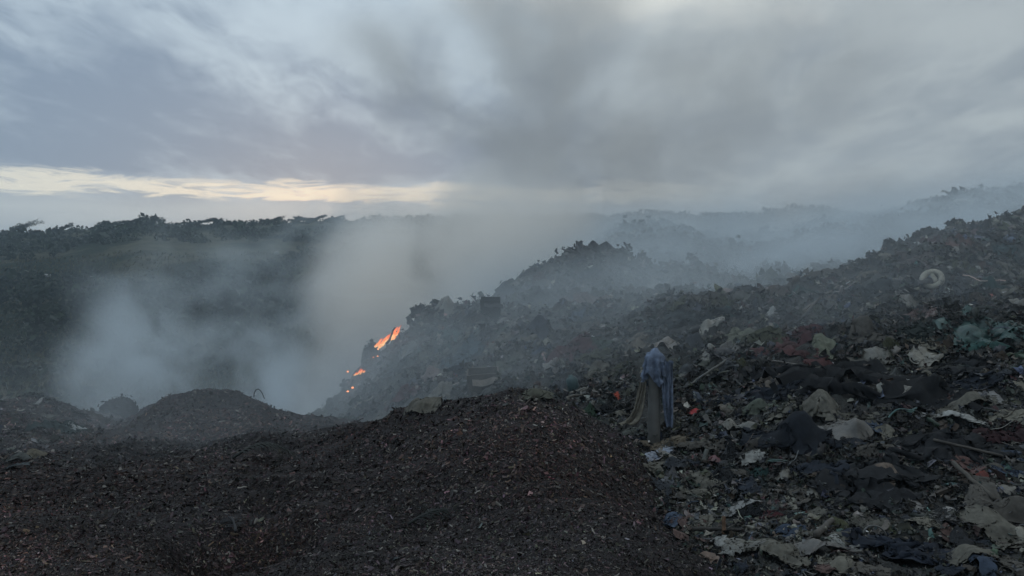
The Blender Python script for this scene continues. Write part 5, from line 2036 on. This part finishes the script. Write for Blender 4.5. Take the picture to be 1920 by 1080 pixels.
    o.location = A_
    tag(o, 'charred stick in front of the largest flames', 'stick')


fire()


# ------------------------------------------------------------------ smoke and air
def volume_mat(name, col, dens, absorb=None, aniso=0.2, detail=None):
    m = bpy.data.materials.new(name)
    m.use_nodes = True
    g = NT(m.node_tree)
    for nd in list(g.n):
        g.n.remove(nd)
    pv = g.new('ShaderNodeVolumePrincipled')
    g.put(pv.inputs['Color'], col)
    pv.inputs['Density'].default_value = dens
    pv.inputs['Anisotropy'].default_value = aniso
    if 'Density Attribute' in pv.inputs and detail is None:
        pv.inputs['Density Attribute'].default_value = 'density'
    out = g.new('ShaderNodeOutputMaterial')
    g.l.new(pv.outputs[0], out.inputs['Volume'])
    return m


def smoke_object(name, lo, hi, res, segs, mat, label, nscale=0.16, warp=2.5, thr=(0.36, 0.62), stretch=(1, 1, 1)):
    """segs: (ax,ay,az, bx,by,bz, ra, rb, da, db): a tapering plume from a to b, radius and density at both ends"""
    tree = bpy.data.node_groups.new(name, 'GeometryNodeTree')
    tree.interface.new_socket('Geometry', in_out='OUTPUT', socket_type='NodeSocketGeometry')
    g = NT(tree)
    out = g.n.new('NodeGroupOutput')
    pos = g.n.new('GeometryNodeInputPosition').outputs[0]
    w = g.noise(pos, 0.11, 3, 0.55, 0, 1)
    wv = g.vm('SCALE', g.vm('SUBTRACT', w, (0.5, 0.5, 0.5)), None, warp * 2)
    p = g.vm('ADD', pos, wv)
    total = None
    for s in segs:
        a = Vector(s[0:3])
        b = Vector(s[3:6])
        ab = b - a
        pa = g.vm('SUBTRACT', p, tuple(a))
        t = g.m('DIVIDE', g.vm('DOT_PRODUCT', pa, tuple(ab)), ab.length_squared, clamp=True)
        d = g.vm('LENGTH', g.vm('SUBTRACT', pa, g.vm('SCALE', tuple(ab), None, t)))
        R = g.m('ADD', g.m('MULTIPLY', t, s[7] - s[6]), s[6])
        D = g.m('ADD', g.m('MULTIPLY', t, s[9] - s[8]), s[8])
        f = g.m('SUBTRACT', 1.0, g.m('DIVIDE', d, R), clamp=True)
        f = g.m('MULTIPLY', g.m('MULTIPLY', g.m('MULTIPLY', f, f), g.m('SUBTRACT', 3.0, g.m('MULTIPLY', f, 2.0))), D)
        total = f if total is None else g.m('MAXIMUM', total, f)
    sv = g.vm('MULTIPLY', p, stretch)
    n = g.noise(sv, nscale, 6, 0.6, 0.2)
    n = g.sm(n, thr[0], thr[1], 0.12, 1.6)
    dens = g.m('MULTIPLY', total, n)
    vc = g.n.new('GeometryNodeVolumeCube')
    g.put(vc.inputs['Density'], dens)
    vc.inputs['Min'].default_value = lo
    vc.inputs['Max'].default_value = hi
    for k, v in zip(('Resolution X', 'Resolution Y', 'Resolution Z'), res):
        vc.inputs[k].default_value = v
    sm_ = g.n.new('GeometryNodeSetMaterial')
    sm_.inputs['Material'].default_value = mat
    g.l.new(vc.outputs[0], sm_.inputs[0])
    g.l.new(sm_.outputs[0], out.inputs[0])
    me = bpy.data.meshes.new(name)
    me.materials.append(mat)
    o = add(name, me)
    md = o.modifiers.new('smoke', 'NODES')
    md.node_group = tree
    tag(o, label, 'smoke', kind='stuff')
    return o


def sg(p1, p2, r1, r2, d1, d2):
    """plume segment from photo point (px,py,Y) to another"""
    a, b = P2W(*p1), P2W(*p2)
    return (*a, *b, r1, r2, d1, d2)


if True:
    sm_white = volume_mat('smoke', (1.0, 0.975, 0.945), 1.0, aniso=0.05)
    sm_blue = volume_mat('thin_smoke', (0.88, 0.95, 1.0), 1.0, aniso=0.05)
    sm_brown = volume_mat('smoke_column', (0.90, 0.875, 0.855), 1.0, aniso=0.1)
    # thick white plume lifting off the burning flank
    smoke_object('smoke', (-11, 20, -7), (14, 46, 9), (125, 110, 80), [
        sg((600, 800, 26), (655, 690, 27), 2.0, 2.6, 0.30, 0.50),
        sg((655, 690, 27), (712, 570, 28), 2.6, 3.3, 0.60, 0.95),
        sg((712, 570, 28), (790, 480, 31), 3.3, 3.9, 0.95, 0.75),
        sg((790, 485, 31), (1010, 430, 37), 3.9, 4.4, 0.60, 0.35),
        sg((720, 600, 26), (920, 500, 31), 2.4, 3.6, 0.45, 0.40),
    ], sm_white, 'dense white smoke pouring off the burning edge of the refuse slope', 0.32, 2.2, (0.32, 0.58), (1.0, 0.45, 0.8))
    smoke_object('smoke', (-27, 17, -11), (0, 50, 8), (124, 130, 86), [
        sg((600, 790, 27), (400, 740, 33), 2.6, 3.6, 0.34, 0.30),
        sg((400, 740, 33), (250, 700, 34), 3.6, 3.2, 0.30, 0.14),
        sg((330, 720, 34), (260, 580, 37), 3.6, 4.0, 0.24, 0.16),
        sg((260, 590, 37), (340, 490, 40), 3.6, 3.6, 0.17, 0.09),
        sg((460, 700, 34), (600, 560, 38), 3.6, 4.2, 0.15, 0.12),
        sg((380, 500, 40), (640, 440, 42), 3.4, 4.6, 0.09, 0.12),
        sg((182, 770, 26), (176, 715, 26.5), 0.7, 1.0, 0.30, 0.12),
        sg((178, 800, 25), (260, 740, 30), 1.6, 2.6, 0.08, 0.14),
        sg((150, 800, 18.6), (300, 760, 18.8), 1.0, 1.3, 0.16, 0.16),
    ], sm_blue, 'bluish smoke drifting in patches over the valley on the left', 0.42, 4.2, (0.43, 0.60), (1.0, 0.28, 0.9))
    # tall column drifting up and right
    smoke_object('smoke', (-28, 34, 0), (34, 80, 36), (100, 74, 64), [
        sg((930, 440, 44), (1040, 340, 50), 4.4, 7.5, 0.12, 0.15),
        sg((1040, 340, 50), (980, 130, 54), 7.8, 9.5, 0.15, 0.13),
        sg((980, 130, 54), (1060, -80, 58), 9.5, 11.0, 0.12, 0.08),
        sg((1000, 250, 50), (720, 110, 56), 5.5, 7.0, 0.13, 0.08),
        sg((1050, 330, 50), (1350, 170, 60), 8.0, 10.0, 0.11, 0.06),
        sg((1350, 170, 60), (1800, 60, 70), 9.0, 10.0, 0.05, 0.03),
        sg((1080, 420, 56), (1560, 415, 66), 5.0, 5.5, 0.12, 0.12),
        sg((1560, 415, 66), (2000, 350, 66), 5.5, 6.5, 0.12, 0.10),
    ], sm_brown, 'tall brownish smoke column rising into the clouds', 0.16, 5.0, (0.40, 0.60), (1.0, 0.45, 0.8))
    # thin veil over the middle and far mound
    smoke_object('smoke', (-15, 6, -4), (46, 60, 9), (126, 118, 44), [
        sg((900, 570, 30), (1150, 520, 34), 3.0, 3.6, 0.34, 0.34),
        sg((1150, 520, 33), (1450, 530, 32), 3.6, 3.6, 0.34, 0.34),
        sg((1450, 530, 32), (1760, 470, 36), 3.6, 4.0, 0.34, 0.32),
        sg((1760, 470, 36), (2150, 420, 44), 4.0, 4.8, 0.32, 0.28),
        sg((900, 640, 20.5), (1250, 570, 22), 2.8, 3.0, 0.20, 0.20),
        sg((1130, 450, 41), (1600, 450, 44), 3.8, 4.0, 0.30, 0.28),
        sg((1600, 440, 44), (2000, 380, 48), 4.0, 4.5, 0.28, 0.26),
        sg((680, 740, 18.5), (1300, 600, 16.5), 3.0, 3.0, 0.16, 0.14),
        sg((1300, 600, 15), (2000, 440, 13.0), 2.6, 2.6, 0.11, 0.05),
        sg((800, 760, 12.0), (2000, 560, 10.5), 2.8, 2.8, 0.12, 0.08),
        sg((60, 860, 9.5), (700, 820, 11), 2.4, 2.6, 0.055, 0.06),
        sg((-300, 800, 14), (700, 800, 15), 2.4, 2.6, 0.025, 0.04),
    ], sm_blue, 'thin grey smoke veiling the middle and far refuse mounds', 0.22, 1.6, (0.30, 0.64))
    # low faint drift over the front of the dump
    bm = [(-60, -30, -13), (420, 400, 33)]
    hz = volume_mat('haze', (0.74, 0.89, 1.0), 0.0011, detail=0, aniso=0.1)
    hz.node_tree.nodes['Principled Volume'].inputs['Density Attribute'].default_value = ''
    x0, x1, y0, y1, z0, z1 = -1600, 1600, -1600, 1600, -20, 38
    V = [(x, y, z) for x in (x0, x1) for y in (y0, y1) for z in (z0, z1)]
    Q = [(0, 1, 3, 2), (4, 6, 7, 5), (0, 4, 5, 1), (2, 3, 7, 6), (0, 2, 6, 4), (1, 5, 7, 3)]
    o = add('haze', np_mesh('haze', V, Q, smooth=False), hz)
    tag(o, kind='stuff')
